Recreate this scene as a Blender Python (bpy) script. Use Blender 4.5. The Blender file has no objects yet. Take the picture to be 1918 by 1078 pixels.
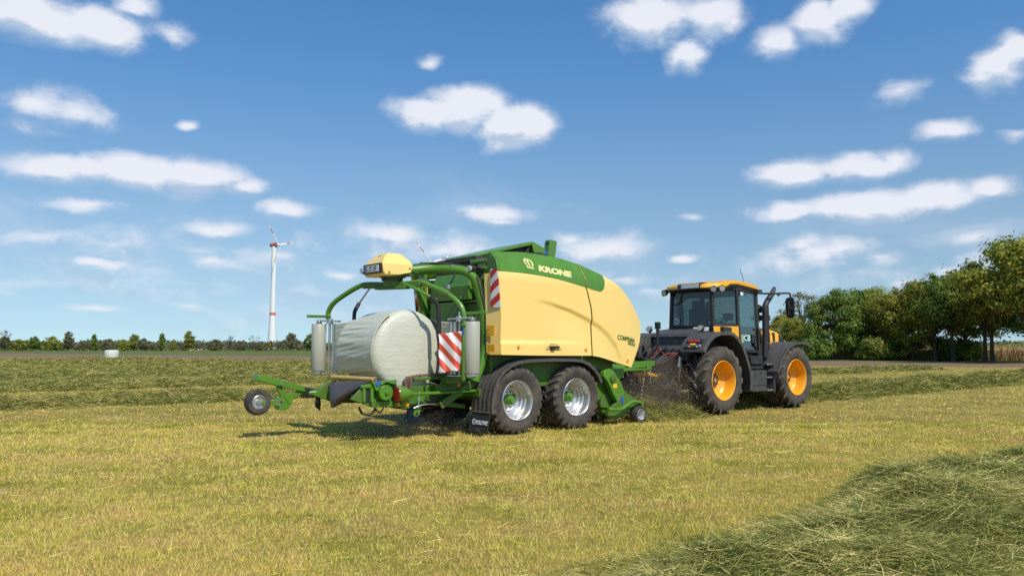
import bpy, bmesh, math, random
import numpy as np
from mathutils import Vector, Matrix, Euler
R = math.radians
SC = bpy.context.scene
COL = SC.collection

# ---------------------------------------------------------------- camera, sky, sun, exposure
cam_d = bpy.data.cameras.new('camera'); cam = bpy.data.objects.new('camera', cam_d); COL.objects.link(cam)
cam.location = (0, 0, 1.55); cam.rotation_euler = (R(90 + 4.378), 0, 0)
cam_d.sensor_width = 36; cam_d.lens = 27.216; cam_d.clip_start = .05; cam_d.clip_end = 20000
SC.camera = cam
SUN_EL = 50.0
SUN_V = Vector((0.52 * math.cos(R(SUN_EL)), -0.854 * math.cos(R(SUN_EL)), math.sin(R(SUN_EL)))).normalized()
SUN_STRENGTH = 3.9
SKY_STRENGTH = 0.145
EXPOSURE = 0.14
sd = bpy.data.lights.new('sun', 'SUN'); sun = bpy.data.objects.new('sun', sd); COL.objects.link(sun)
sd.energy = SUN_STRENGTH; sd.angle = R(.53); sd.color = (1, .95, .86)
sun.rotation_euler = SUN_V.to_track_quat('Z', 'Y').to_euler(); sun.location = (20, -30, 40)
SC.view_settings.view_transform = 'Standard'; SC.view_settings.look = 'None'
SC.view_settings.exposure = EXPOSURE; SC.view_settings.gamma = 1
SC.view_settings.use_curve_mapping = False
SC.render.resolution_x = 1024; SC.render.resolution_y = 575
try:
    SC.cycles.use_denoising = False; SC.cycles.use_adaptive_sampling = False
    SC.cycles.max_bounces = 6; SC.cycles.transparent_max_bounces = 12
except Exception: pass

CLOUDS = [(-0.564, 0.356, 0.087, 0.0321, 1), (-0.505, 0.356, 0.07, 0.0304, 1), (-0.467, 0.38, 0.033, 0.0195, 0.8), (-0.423, 0.358, 0.028, 0.0185, 0.55), (-0.57, 0.266, 0.045, 0.0223, 0.6), (-0.518, 0.262, 0.051, 0.0219, 0.6), (-0.563, 0.238, 0.046, 0.0125, 0.4), (-0.531, 0.202, 0.075, 0.0222, 0.9), (-0.461, 0.203, 0.08, 0.0255, 1), (-0.397, 0.2, 0.072, 0.0262, 1), (-0.342, 0.194, 0.043, 0.0179, 0.7), (-0.503, 0.16, 0.066, 0.012, 0.6), (-0.554, 0.123, 0.057, 0.0164, 0.55), (-0.48, 0.119, 0.044, 0.0122, 0.5), (-0.495, 0.097, 0.035, 0.0097, 0.7), (-0.362, 0.142, 0.052, 0.0167, 0.8), (-0.373, 0.101, 0.055, 0.0128, 0.55), (-0.291, 0.169, 0.051, 0.017, 0.7), (-0.401, 0.259, 0.015, 0.0098, 0.7), (-0.289, 0.112, 0.045, 0.0119, 0.45), (-0.112, 0.357, 0.024, 0.0126, 0.55), (-0.111, 0.295, 0.053, 0.026, 1), (-0.056, 0.302, 0.064, 0.0337, 1.15), (0.001, 0.283, 0.057, 0.0328, 1.15), (-0.013, 0.263, 0.034, 0.0186, 0.8), (-0.034, 0.173, 0.079, 0.015, 0.7), (-0.013, 0.164, 0.034, 0.0096, 0.6), (-0.168, 0.143, 0.071, 0.0189, 0.7), (-0.076, 0.124, 0.096, 0.0233, 0.6), (0.111, 0.123, 0.081, 0.0287, 0.75), (0.07, 0.137, 0.034, 0.0171, 0.6), (0.183, 0.402, 0.075, 0.0361, 1.05), (0.258, 0.396, 0.049, 0.0327, 1), (0.227, 0.362, 0.03, 0.0294, 0.9), (0.341, 0.363, 0.044, 0.0249, 0.75), (0.394, 0.38, 0.039, 0.0316, 0.95), (0.422, 0.393, 0.027, 0.0198, 0.9), (0.572, 0.299, 0.036, 0.0285, 1), (0.588, 0.315, 0.028, 0.0243, 0.9), (0.471, 0.295, 0.037, 0.021, 0.5), (0.518, 0.243, 0.036, 0.0151, 0.8), (0.582, 0.23, 0.019, 0.0124, 0.6), (0.35, 0.21, 0.056, 0.0228, 1), (0.422, 0.212, 0.061, 0.0209, 1.05), (0.457, 0.219, 0.027, 0.0151, 0.7), (0.348, 0.162, 0.059, 0.0167, 0.9), (0.432, 0.163, 0.077, 0.0236, 1.1), (0.51, 0.168, 0.056, 0.0226, 1.05), (0.557, 0.173, 0.034, 0.0151, 0.8), (0.383, 0.11, 0.091, 0.0294, 0.7), (0.36, 0.126, 0.03, 0.0193, 0.6), (0.441, 0.1, 0.044, 0.0175, 0.5), (0.216, 0.112, 0.025, 0.0108, 0.9), (0.539, 0.124, 0.037, 0.0142, 0.6), (0.522, 0.087, 0.041, 0.0108, 0.55), (0.145, 0.085, 0.054, 0.0136, 0.5), (0.233, 0.163, 0.017, 0.0067, 0.5), (0.179, 0.068, 0.04, 0.0081, 0.4), (-0.493, 0.044, 0.044, 0.0067, 0.45), (-0.526, 0.069, 0.064, 0.0084, 0.35), (-0.392, 0.049, 0.024, 0.0057, 0.45), (-0.217, 0.091, 0.04, 0.0088, 0.5), (-0.269, 0.07, 0.045, 0.0066, 0.35), (0.468, 0.071, 0.038, 0.0086, 0.4), (-0.517, 0.117, 0.158, 0.0311, 0.34), (-0.352, 0.116, 0.146, 0.0387, 0.3), (-0.151, 0.133, 0.157, 0.0339, 0.42), (0.418, 0.085, 0.14, 0.029, 0.36), (0.118, 0.103, 0.127, 0.0342, 0.4), (-0.456, 0.08, 0.18, 0.0248, 0.26), (0.554, 0.106, 0.072, 0.0293, 0.3)]
def build_world():
    w = bpy.data.worlds.new('World'); SC.world = w; w.use_nodes = True
    nt = w.node_tree; N = nt.nodes; L = nt.links; N.clear()
    def nd(t, **k):
        n = N.new(t)
        for a, b in k.items(): setattr(n, a, b)
        return n
    def math_(op, a, b=None, c=None):
        n = nd('ShaderNodeMath', operation=op)
        for i, v in enumerate((a, b, c)):
            if v is None: continue
            if isinstance(v, (int, float)): n.inputs[i].default_value = v
            else: L.new(v, n.inputs[i])
        return n.outputs[0]
    def vm(op, a, b=None, c=None, out=0):
        n = nd('ShaderNodeVectorMath', operation=op)
        for i, v in enumerate((a, b, c)):
            if v is None: continue
            if isinstance(v, tuple): n.inputs[i].default_value = v
            else: L.new(v, n.inputs[i])
        return n.outputs[out]
    sky = nd('ShaderNodeTexSky', sky_type='NISHITA'); sky.sun_disc = False
    sky.sun_elevation = R(SUN_EL); sky.sun_rotation = math.atan2(SUN_V.x, SUN_V.y)
    sky.altitude = 0; sky.air_density = 1.0; sky.dust_density = .3; sky.ozone_density = 1.6
    tc = nd('ShaderNodeTexCoord'); sep = nd('ShaderNodeSeparateXYZ'); L.new(tc.outputs['Generated'], sep.inputs[0])
    az = math_('ARCTAN2', sep.outputs[0], sep.outputs[1]); el = math_('ARCSINE', sep.outputs[2])
    comb = nd('ShaderNodeCombineXYZ'); L.new(az, comb.inputs[0]); L.new(el, comb.inputs[1])
    p = comb.outputs[0]
    # read the clear sky from a little higher up, where it is a deeper blue
    up_ = vm('NORMALIZE', vm('MULTIPLY_ADD', tc.outputs['Generated'], (1, 1, 1.05), (0, 0, .09)))
    L.new(up_, sky.inputs[0])
    st = vm('MULTIPLY', p, (1.0, 1.55, 1.0))
    def noise(vec, scale, det, rough=.5, dist=0.):
        n = nd('ShaderNodeTexNoise'); n.noise_dimensions = '2D'
        n.inputs['Scale'].default_value = scale; n.inputs['Detail'].default_value = det
        n.inputs['Roughness'].default_value = rough; n.inputs['Distortion'].default_value = dist
        L.new(vec, n.inputs['Vector']); return n
    n1 = noise(st, 11, 3)
    wv = vm('MULTIPLY', vm('SUBTRACT', n1.outputs['Color'], (.5, .5, .5)), (.034, .018, 0))
    q = vm('ADD', p, wv)
    def cover(q):
      run = None
      for (a, e, ra, re, k) in CLOUDS:
        ra *= 1.22; re *= 1.14; k = k * 1.05 + (.30 if k > 1.1 else .02)
        v = vm('MULTIPLY_ADD', q, (1 / ra, 1 / re, 0), (-a / ra, -e / re, 0))
        ln = vm('LENGTH', v, out=1)
        val = math_('MULTIPLY_ADD', ln, -k, k * 1.0)
        run = val if run is None else math_('SMOOTH_MAX', run, val, .12)
      return run
    run = cover(q); run_up = cover(vm('ADD', q, (.004, .016, 0)))
    f1 = noise(st, 16, 9, .58, .2)
    m = math_('MAXIMUM', run, -1.0)
    d = math_('ADD', math_('MULTIPLY', m, 1.45), math_('MULTIPLY', math_('SUBTRACT', f1.outputs['Fac'], .5), 1.6))
    mr = nd('ShaderNodeMapRange', interpolation_type='SMOOTHSTEP'); L.new(d, mr.inputs['Value'])
    mr.inputs['From Min'].default_value = .06; mr.inputs['From Max'].default_value = 1.02
    # cloud light: compare the density here with the density a little towards the sun (up)
    f2 = noise(vm('ADD', st, (.008, .026, 0)), 16, 9, .58, .2)
    lit = math_('MULTIPLY', math_('SUBTRACT', f1.outputs['Fac'], f2.outputs['Fac']), 2.2)
    lit = math_('ADD', lit, math_('MULTIPLY', m, .35))
    lit = math_('ADD', lit, math_('MULTIPLY', math_('SUBTRACT', run, run_up), 1.35)); lit = math_('ADD', lit, .50); lit = math_('MINIMUM', math_('MAXIMUM', lit, 0.0), 1.0)
    cr = nd('ShaderNodeValToRGB'); L.new(lit, cr.inputs[0])
    s = 1 / SKY_STRENGTH
    cr.color_ramp.elements[0].color = (.43 * s, .54 * s, .69 * s, 1); cr.color_ramp.elements[1].color = (.77 * s, .79 * s, .86 * s, 1)
    cr.color_ramp.elements[0].position = .2; cr.color_ramp.elements[1].position = .85
    mx = nd('ShaderNodeMix', data_type='RGBA'); mx.clamp_factor = True
    thick = math_('MINIMUM', math_('MULTIPLY_ADD', m, .95, .42), .95); op = math_('MULTIPLY', mr.outputs[0], math_('MAXIMUM', thick, .1))
    front = nd('ShaderNodeMapRange'); L.new(el, front.inputs['Value'])
    front.inputs['From Min'].default_value = 0; front.inputs['From Max'].default_value = .03
    op = math_('MULTIPLY', op, front.outputs[0])
    # thin veil of high cloud low in the sky
    fv = noise(vm('MULTIPLY', p, (2.2, 7.5, 1)), 1.6, 6, .6, .4)
    vl = nd('ShaderNodeMapRange', interpolation_type='SMOOTHSTEP'); L.new(fv.outputs['Fac'], vl.inputs['Value']); vl.inputs['From Min'].default_value = .42; vl.inputs['From Max'].default_value = .74; vl.inputs['To Max'].default_value = .46
    vh = nd('ShaderNodeMapRange', interpolation_type='SMOOTHSTEP'); L.new(el, vh.inputs['Value']); vh.inputs['From Min'].default_value = .26; vh.inputs['From Max'].default_value = .06
    op = math_('MAXIMUM', op, math_('MULTIPLY', vl.outputs[0], vh.outputs[0]))
    L.new(op, mx.inputs['Factor'])
    hs = nd('ShaderNodeHueSaturation'); 
    for sock, lo, hi in (('Saturation', .72, 1.22), ('Value', .66, .98)):
        g_ = nd('ShaderNodeMapRange', interpolation_type='SMOOTHSTEP'); L.new(el, g_.inputs['Value']); g_.inputs['From Min'].default_value = -.02; g_.inputs['From Max'].default_value = .40
        g_.inputs['To Min'].default_value = lo; g_.inputs['To Max'].default_value = hi; L.new(g_.outputs[0], hs.inputs[sock])
    L.new(sky.outputs[0], hs.inputs['Color'])
    tint = vm('MULTIPLY', hs.outputs[0], (.90, 1.06, 1.07)); L.new(tint, mx.inputs['A']); L.new(cr.outputs[0], mx.inputs['B'])
    bg = nd('ShaderNodeBackground'); bg.inputs['Strength'].default_value = SKY_STRENGTH
    L.new(mx.outputs['Result'], bg.inputs['Color'])
    out = nd('ShaderNodeOutputWorld'); L.new(bg.outputs[0], out.inputs[0])
    w.cycles.sampling_method = 'MANUAL'; w.cycles.sample_map_resolution = 512
build_world()

# ---------------------------------------------------------------- materials
def new_mat(name):
    m = bpy.data.materials.new(name); m.use_nodes = True
    b = m.node_tree.nodes['Principled BSDF']; return m, m.node_tree, b
def mat(name, col, rough=.5, metal=0., coat=0., var=.12, vscale=6., bump=0., bscale=40., dust=None, dust_amt=0., spec=.5):
    m, nt, b = new_mat(name); N = nt.nodes; L = nt.links
    tc = N.new('ShaderNodeTexCoord')
    n = N.new('ShaderNodeTexNoise'); n.inputs['Scale'].default_value = vscale; n.inputs['Detail'].default_value = 5
    L.new(tc.outputs['Object'], n.inputs['Vector'])
    r = N.new('ShaderNodeMapRange'); r.inputs['From Min'].default_value = .3; r.inputs['From Max'].default_value = .7
    r.inputs['To Min'].default_value = 1 - var; r.inputs['To Max'].default_value = 1 + var
    L.new(n.outputs['Fac'], r.inputs['Value'])
    mul = N.new('ShaderNodeVectorMath'); mul.operation = 'SCALE'; mul.inputs[0].default_value = col
    L.new(r.outputs[0], mul.inputs['Scale'])
    src = mul.outputs[0]
    if dust:
        n2 = N.new('ShaderNodeTexNoise'); n2.inputs['Scale'].default_value = 3.5; n2.inputs['Detail'].default_value = 8; n2.inputs['Roughness'].default_value = .65
        L.new(tc.outputs['Object'], n2.inputs['Vector'])
        r2 = N.new('ShaderNodeMapRange'); r2.inputs['From Min'].default_value = .42; r2.inputs['From Max'].default_value = .72
        r2.inputs['To Max'].default_value = dust_amt; L.new(n2.outputs['Fac'], r2.inputs['Value'])
        mx = N.new('ShaderNodeMix'); mx.data_type = 'RGBA'; mx.inputs['B'].default_value = (*dust, 1)
        L.new(r2.outputs[0], mx.inputs['Factor']); L.new(src, mx.inputs['A']); src = mx.outputs['Result']
    L.new(src, b.inputs['Base Color'])
    b.inputs['Roughness'].default_value = rough; b.inputs['Metallic'].default_value = metal
    b.inputs['Coat Weight'].default_value = coat; b.inputs['Coat Roughness'].default_value = .12
    b.inputs['Specular IOR Level'].default_value = spec
    r3 = N.new('ShaderNodeMapRange'); r3.inputs['To Min'].default_value = max(.03, rough - .08); r3.inputs['To Max'].default_value = min(1, rough + .1)
    L.new(n.outputs['Fac'], r3.inputs['Value']); L.new(r3.outputs[0], b.inputs['Roughness'])
    if bump:
        nb = N.new('ShaderNodeTexNoise'); nb.inputs['Scale'].default_value = bscale; nb.inputs['Detail'].default_value = 4
        L.new(tc.outputs['Object'], nb.inputs['Vector'])
        bp = N.new('ShaderNodeBump'); bp.inputs['Strength'].default_value = bump; bp.inputs['Distance'].default_value = .01
        L.new(nb.outputs['Fac'], bp.inputs['Height']); L.new(bp.outputs[0], b.inputs['Normal'])
    return m
DUST = (.16, .12, .07)
M = {}
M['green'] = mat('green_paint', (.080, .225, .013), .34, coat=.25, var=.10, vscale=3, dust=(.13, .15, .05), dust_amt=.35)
M['dgreen'] = mat('shaded_green_paint', (.058, .16, .011), .45, var=.2, vscale=4, dust=DUST, dust_amt=.45)  # darker copy of the green, shade put into its colour, plus dust
M['cream'] = mat('cream_yellow_panel', (.90, .63, .19), .34, coat=.25, var=.03, vscale=1.2, dust=(.70, .50, .20), dust_amt=.07)
M['roller'] = mat('yellow_roller', (.62, .40, .10), .4, var=.1, dust=DUST, dust_amt=.4)
M['jcb'] = mat('orange_yellow_paint', (.87, .41, .008), .32, coat=.3, var=.04, vscale=2, dust=(.5, .3, .1), dust_amt=.2)
M['rimy'] = mat('orange_yellow_rim', (.88, .37, .006), .34, coat=.3, var=.06, vscale=4, dust=(.40, .25, .10), dust_amt=.35)
M['rims'] = mat('silver_rim', (.62, .62, .61), .33, metal=.75, var=.08, vscale=5, dust=DUST, dust_amt=.35)
M['tyre'] = mat('tyre_rubber', (.055, .048, .043), .85, var=.3, vscale=8, bump=.3, bscale=60, dust=(.13, .105, .075), dust_amt=.85, spec=.25)
M['lug'] = mat('dusty_tyre_tread', (.085, .074, .064), .88, var=.35, vscale=10, bump=.3, bscale=60, dust=(.17, .14, .105), dust_amt=.8, spec=.2)
M['black'] = mat('black_plastic', (.018, .018, .019), .5, var=.25, dust=(.1, .085, .07), dust_amt=.3)
M['fender'] = mat('grey_black_fender', (.066, .061, .059), .55, var=.15, bump=.15, bscale=120, dust=(.14, .12, .1), dust_amt=.45)
M['grey'] = mat('dark_grey_steel', (.05, .05, .052), .45, var=.2, dust=DUST, dust_amt=.3)
M['steel'] = mat('bare_steel', (.55, .55, .54), .3, metal=.9, var=.15)
M['brownsteel'] = mat('worn_brown_steel', (.16, .10, .075), .55, metal=.3, var=.3)
M['red'] = mat('red_paint', (.33, .035, .02), .5, var=.2)
M['redlens'] = mat('red_lens', (.38, .03, .015), .25, coat=.5)
M['amber'] = mat('amber_lens', (.9, .30, .01), .25, coat=.5)
M['white'] = mat('white_plate', (.72, .72, .70), .4, var=.05)
M['blue'] = mat('blue_decal', (.03, .10, .38), .4)
M['lens'] = mat('clear_lamp_lens', (.55, .55, .5), .15, metal=.4, coat=.6)
M['yelltext'] = mat('cream_lettering', (.85, .70, .30), .4, var=.02)
M['greentext'] = mat('dark_green_lettering', (.03, .12, .01), .45, var=.05)
M['blacktext'] = mat('black_lettering', (.02, .02, .02), .5, var=.05)
M['whitetext'] = mat('white_lettering', (.7, .7, .7), .5, var=.05)
M['minttext'] = mat('pale_mint_lettering', (.45, .66, .58), .5, var=.05)
M['yellowdecal'] = mat('yellow_decal', (.85, .45, .02), .4)
M['film'] = mat('pale_film', (.47, .485, .40), .38, var=.03, vscale=2)
M['filmroll'] = mat('film_roll_side', (.40, .395, .32), .4, var=.04, vscale=2)
M['seat'] = mat('dark_upholstery', (.03, .028, .026), .8, var=.2)
M['belt'] = mat('dark_rubber_belt', (.028, .022, .018), .8, var=.5, vscale=25, bump=.8, bscale=50, dust=DUST, dust_amt=.5)
M['hose'] = mat('black_hose', (.02, .02, .02), .5)
M['twhite'] = mat('turbine_white', (.74, .74, .73), .5, var=.03, vscale=.05)
M['tred'] = mat('turbine_red', (.56, .17, .12), .5, var=.05)

def film_mat():
    m, nt, b = new_mat('wrapped_film'); N = nt.nodes; L = nt.links
    tc = N.new('ShaderNodeTexCoord'); mp = N.new('ShaderNodeMapping'); mp.inputs['Scale'].default_value = (4, 1.3, 17)
    mp.inputs['Rotation'].default_value = (R(12), R(-8), 0)
    L.new(tc.outputs['Object'], mp.inputs[0])
    n = N.new('ShaderNodeTexNoise'); n.inputs['Scale'].default_value = 1; n.inputs['Detail'].default_value = 5; n.inputs['Distortion'].default_value = .6
    L.new(mp.outputs[0], n.inputs['Vector'])
    # a few sharp folds running aslant
    mp2 = N.new('ShaderNodeMapping'); mp2.inputs['Scale'].default_value = (.9, 1.2, 4.2); mp2.inputs['Rotation'].default_value = (R(14), R(-24), 0); L.new(tc.outputs['Object'], mp2.inputs[0])
    n2 = N.new('ShaderNodeTexNoise'); n2.inputs['Scale'].default_value = 1.6; n2.inputs['Detail'].default_value = 1.5; L.new(mp2.outputs[0], n2.inputs['Vector'])
    sb = N.new('ShaderNodeMath'); sb.operation = 'SUBTRACT'; sb.inputs[1].default_value = .5; L.new(n2.outputs['Fac'], sb.inputs[0])
    ab = N.new('ShaderNodeMath'); ab.operation = 'ABSOLUTE'; L.new(sb.outputs[0], ab.inputs[0])
    fr_ = N.new('ShaderNodeMapRange'); fr_.interpolation_type = 'SMOOTHSTEP'; fr_.inputs['From Max'].default_value = .022; fr_.inputs['To Min'].default_value = .55; fr_.inputs['To Max'].default_value = 0; L.new(ab.outputs[0], fr_.inputs['Value'])
    hsum = N.new('ShaderNodeMath'); hsum.operation = 'ADD'; L.new(n.outputs['Fac'], hsum.inputs[0]); L.new(fr_.outputs[0], hsum.inputs[1])
    bp = N.new('ShaderNodeBump'); bp.inputs['Strength'].default_value = .26; bp.inputs['Distance'].default_value = .03
    L.new(hsum.outputs[0], bp.inputs['Height']); L.new(bp.outputs[0], b.inputs['Normal'])
    r = N.new('ShaderNodeMapRange'); r.inputs['From Min'].default_value = .3; r.inputs['From Max'].default_value = .7; r.inputs['To Min'].default_value = .93; r.inputs['To Max'].default_value = 1.05
    L.new(n.outputs['Fac'], r.inputs['Value'])
    s = N.new('ShaderNodeVectorMath'); s.operation = 'SCALE'; s.inputs[0].default_value = (.545, .54, .435)
    L.new(r.outputs[0], s.inputs['Scale']); L.new(s.outputs[0], b.inputs['Base Color'])
    b.inputs['Roughness'].default_value = .42; b.inputs['Specular IOR Level'].default_value = .4
    return m
M['wrap'] = film_mat()
def glass_mat(name, tint, refl=.09):
    m, nt, b = new_mat(name); N = nt.nodes; L = nt.links; N.remove(b)
    tr = N.new('ShaderNodeBsdfTransparent'); tr.inputs[0].default_value = (*tint, 1)
    gl = N.new('ShaderNodeBsdfGlossy'); gl.inputs['Roughness'].default_value = .03
    lw = N.new('ShaderNodeLayerWeight'); lw.inputs['Blend'].default_value = .25
    r = N.new('ShaderNodeMapRange'); r.inputs['To Min'].default_value = refl; r.inputs['To Max'].default_value = .7
    L.new(lw.outputs['Fresnel'], r.inputs['Value'])
    mx = N.new('ShaderNodeMixShader'); L.new(r.outputs[0], mx.inputs[0]); L.new(tr.outputs[0], mx.inputs[1]); L.new(gl.outputs[0], mx.inputs[2])
    L.new(mx.outputs[0], N['Material Output'].inputs[0]); return m
M['glass'] = glass_mat('tinted_glass', (.68, .80, .78), .07)
M['glassd'] = glass_mat('dark_tinted_glass', (.47, .52, .49), .06)
M['mirror'] = mat('mirror_glass', (.5, .5, .5), .05, metal=1., var=.02)
def stripe_mat(name, kx, kz, red=(.45, .035, .02), white=(.72, .70, .66), freq=5.5, wob=0.):
    m, nt, b = new_mat(name); N = nt.nodes; L = nt.links
    tc = N.new('ShaderNodeTexCoord'); dt = N.new('ShaderNodeVectorMath'); dt.operation = 'DOT_PRODUCT'
    dt.inputs[1].default_value = (kx[0], kx[1], kz); L.new(tc.outputs['Object'], dt.inputs[0])
    f = N.new('ShaderNodeMath'); f.operation = 'MULTIPLY'; f.inputs[1].default_value = freq; L.new(dt.outputs['Value'], f.inputs[0])
    fr = N.new('ShaderNodeMath'); fr.operation = 'FRACT'; L.new(f.outputs[0], fr.inputs[0])
    g = N.new('ShaderNodeMath'); g.operation = 'GREATER_THAN'; g.inputs[1].default_value = .5; L.new(fr.outputs[0], g.inputs[0])
    mx = N.new('ShaderNodeMix'); mx.data_type = 'RGBA'; mx.inputs['A'].default_value = (*red, 1); mx.inputs['B'].default_value = (*white, 1)
    L.new(g.outputs[0], mx.inputs['Factor']); L.new(mx.outputs['Result'], b.inputs['Base Color']); b.inputs['Roughness'].default_value = .5
    return m
M['stripe_board'] = stripe_mat('red_white_board', (.0, 1.0), 1.0, freq=3.9, red=(.36, .02, .015), white=(.5, .5, .52))
M['stripe_cloth'] = stripe_mat('red_white_cloth', (.42, -.62), .75, freq=5.3, red=(.62, .07, .03), white=(.78, .76, .72))

# ---------------------------------------------------------------- mesh helpers
def link(o, parent=None):
    COL.objects.link(o)
    if parent is not None: o.parent = parent
    return o
def thing(name, label, cat, loc=(0, 0, 0), rz=0., group=None):
    o = bpy.data.objects.new(name, None); o.empty_display_size = .3
    o.location = loc; o.rotation_euler = (0, 0, rz); link(o); tag(o, label, cat, group); return o
def tag(o, label=None, cat=None, group=None, kind=None):
    if label: o['label'] = label
    if cat: o['category'] = cat
    if group: o['group'] = group
    if kind: o['kind'] = kind
    return o
class MB:
    def __init__(s): s.v = []; s.f = []; s.mi = []; s.cur = 0; s.grp = []
    def add(s, vs, fs):
        o = len(s.v); fo = len(s.f); s.v += [tuple(v) for v in vs]
        for f in fs: s.f.append(tuple(i + o for i in f)); s.mi.append(s.cur)
        s.grp.append((o, len(s.v), fo, len(s.f)))
    def box(s, c, d, rot=None):
        h = [x / 2 for x in d]; m = Euler(rot).to_matrix() if rot else None; vs = []
        for x in (-1, 1):
            for y in (-1, 1):
                for z in (-1, 1):
                    p = Vector((x * h[0], y * h[1], z * h[2]))
                    if m: p = m @ p
                    vs.append((p.x + c[0], p.y + c[1], p.z + c[2]))
        s.add(vs, [(0, 1, 3, 2), (4, 6, 7, 5), (0, 4, 5, 1), (2, 3, 7, 6), (0, 2, 6, 4), (1, 5, 7, 3)])
    def bar(s, a, b, w, h=None):                       # a square bar from a to b
        a = Vector(a); b = Vector(b); t = (b - a).normalized(); h = h or w
        u = t.cross(Vector((0, 0, 1)))
        if u.length < .05: u = Vector((1, 0, 0))
        u.normalize(); n = u.cross(t)
        vs = []
        for p in (a, b):
            for i, j in ((-1, -1), (1, -1), (1, 1), (-1, 1)): vs.append(p + u * (i * w / 2) + n * (j * h / 2))
        s.add(vs, [(0, 1, 2, 3), (7, 6, 5, 4), (0, 4, 5, 1), (1, 5, 6, 2), (2, 6, 7, 3), (3, 7, 4, 0)])
    def prism(s, pts, y0, y1, ax='y'):                 # outline (a, b) extruded along ax
        def mk(a, b, c): return {'y': (a, c, b), 'x': (c, a, b), 'z': (a, b, c)}[ax]
        n = len(pts); vs = [mk(a, b, y0) for a, b in pts] + [mk(a, b, y1) for a, b in pts]
        s.add(vs, [tuple(range(n)), tuple(range(2 * n - 1, n - 1, -1))] + [(i, (i + 1) % n, n + (i + 1) % n, n + i) for i in range(n)])
    def shell(s, pts, y0, y1, t):                      # an open profile (x, z) with thickness t, extruded in y
        P = [Vector(p) for p in pts]; off = []
        for i in range(len(P)):
            a = P[max(i - 1, 0)]; b = P[min(i + 1, len(P) - 1)]; d = (b - a).normalized(); off.append(P[i] + Vector((d.y, -d.x)) * t)
        s.prism([tuple(p) for p in P] + [tuple(p) for p in reversed(off)], y0, y1)
    def tube(s, path, r, n=10, cap=True):
        P = [Vector(p) for p in path]; rings = []; u = None
        rr = r if isinstance(r, (list, tuple)) else [r] * len(P)
        for i, p in enumerate(P):
            t = (P[min(i + 1, len(P) - 1)] - P[max(i - 1, 0)]).normalized()
            if u is None:
                u = t.orthogonal().normalized()
            u = (u - t * u.dot(t)).normalized(); w = t.cross(u)
            rings.append([p + (u * math.cos(2 * math.pi * k / n) + w * math.sin(2 * math.pi * k / n)) * rr[i] for k in range(n)])
        s.loft(rings, cap)
    def loft(s, rings, cap=True, close=True):
        n = len(rings[0]); vs = [v for r in rings for v in r]; fs = []
        for i in range(len(rings) - 1):
            for k in range(n if close else n - 1):
                k2 = (k + 1) % n; fs.append((i * n + k, i * n + k2, (i + 1) * n + k2, (i + 1) * n + k))
        if cap: fs += [tuple(range(n - 1, -1, -1)), tuple(range((len(rings) - 1) * n, len(rings) * n))]
        s.add(vs, fs)
    def cyl(s, a, b, r, r2=None, n=20): s.tube([a, b], [r, r if r2 is None else r2], n)
    def lathe(s, prof, c=(0, 0, 0), ax='y', n=48, closed=False):   # prof: (radius, position along the axis)
        rings = []
        for k in range(n):
            a = 2 * math.pi * k / n; ca, sa = math.cos(a), math.sin(a); row = []
            for r, h in prof:
                p = {'y': (r * ca, h, r * sa), 'z': (r * ca, r * sa, h), 'x': (h, r * ca, r * sa)}[ax]
                row.append((p[0] + c[0], p[1] + c[1], p[2] + c[2]))
            rings.append(row)
        m = len(prof); vs = [v for r in rings for v in r]; fs = []
        for k in range(n):
            k2 = (k + 1) % n
            for i in range(m if closed else m - 1):
                j = (i + 1) % m; fs.append((k * m + i, k * m + j, k2 * m + j, k2 * m + i))
        s.add(vs, fs)
    def pieces(s):
        """far-apart groups of the added shapes"""
        n = len(s.grp)
        if n < 2: return [list(range(n))]
        V = np.array(s.v); lo = np.array([V[a:b].min(0) for a, b, c, d in s.grp]); hi = np.array([V[a:b].max(0) for a, b, c, d in s.grp]); size = (hi - lo).max(1)
        par = list(range(n))
        def find(i):
            while par[i] != i: i = par[i]
            return i
        for i in range(n):
            for j in range(i + 1, n):
                g = np.maximum(0, np.maximum(lo[i] - hi[j], lo[j] - hi[i]))
                if math.sqrt(float((g * g).sum())) <= max(.018, .48 * max(size[i], size[j])): par[find(i)] = find(j)
        out = {}
        for i in range(n): out.setdefault(find(i), []).append(i)
        return list(out.values())
    def make(s, name, m, parent=None, bevel=0., ang=38, loc=None, doubles=False):
        P = s.pieces()
        if len(P) > 1:                                  # each separate piece is a part of its own
            first = None
            for ids in P:
                q = MB()
                for i in ids:
                    a, b, c, d = s.grp[i]; q.cur = s.mi[c]; q.add(s.v[a:b], [tuple(k - a for k in f) for f in s.f[c:d]])
                o = q._make(name, m, parent, bevel, ang, loc); first = first or o
            return first
        return s._make(name, m, parent, bevel, ang, loc)
    def _make(s, name, m, parent=None, bevel=0., ang=38, loc=None, doubles=False):
        me = bpy.data.meshes.new(name); me.from_pydata(s.v, [], s.f)
        ms = m if isinstance(m, (list, tuple)) else [m]
        for x in ms: me.materials.append(x)
        if len(ms) > 1: me.polygons.foreach_set('material_index', s.mi)
        bm = bmesh.new(); bm.from_mesh(me)
        if doubles: bmesh.ops.remove_doubles(bm, verts=bm.verts, dist=.0004)
        bmesh.ops.recalc_face_normals(bm, faces=bm.faces); bm.to_mesh(me); bm.free()
        me.shade_smooth(); me.set_sharp_from_angle(angle=R(ang)); me.update()
        o = bpy.data.objects.new(name, me); link(o, parent)
        if loc: o.location = loc
        if bevel:
            b = o.modifiers.new('bevel', 'BEVEL'); b.width = bevel; b.segments = 2; b.limit_method = 'ANGLE'; b.angle_limit = R(40)
        return o
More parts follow.
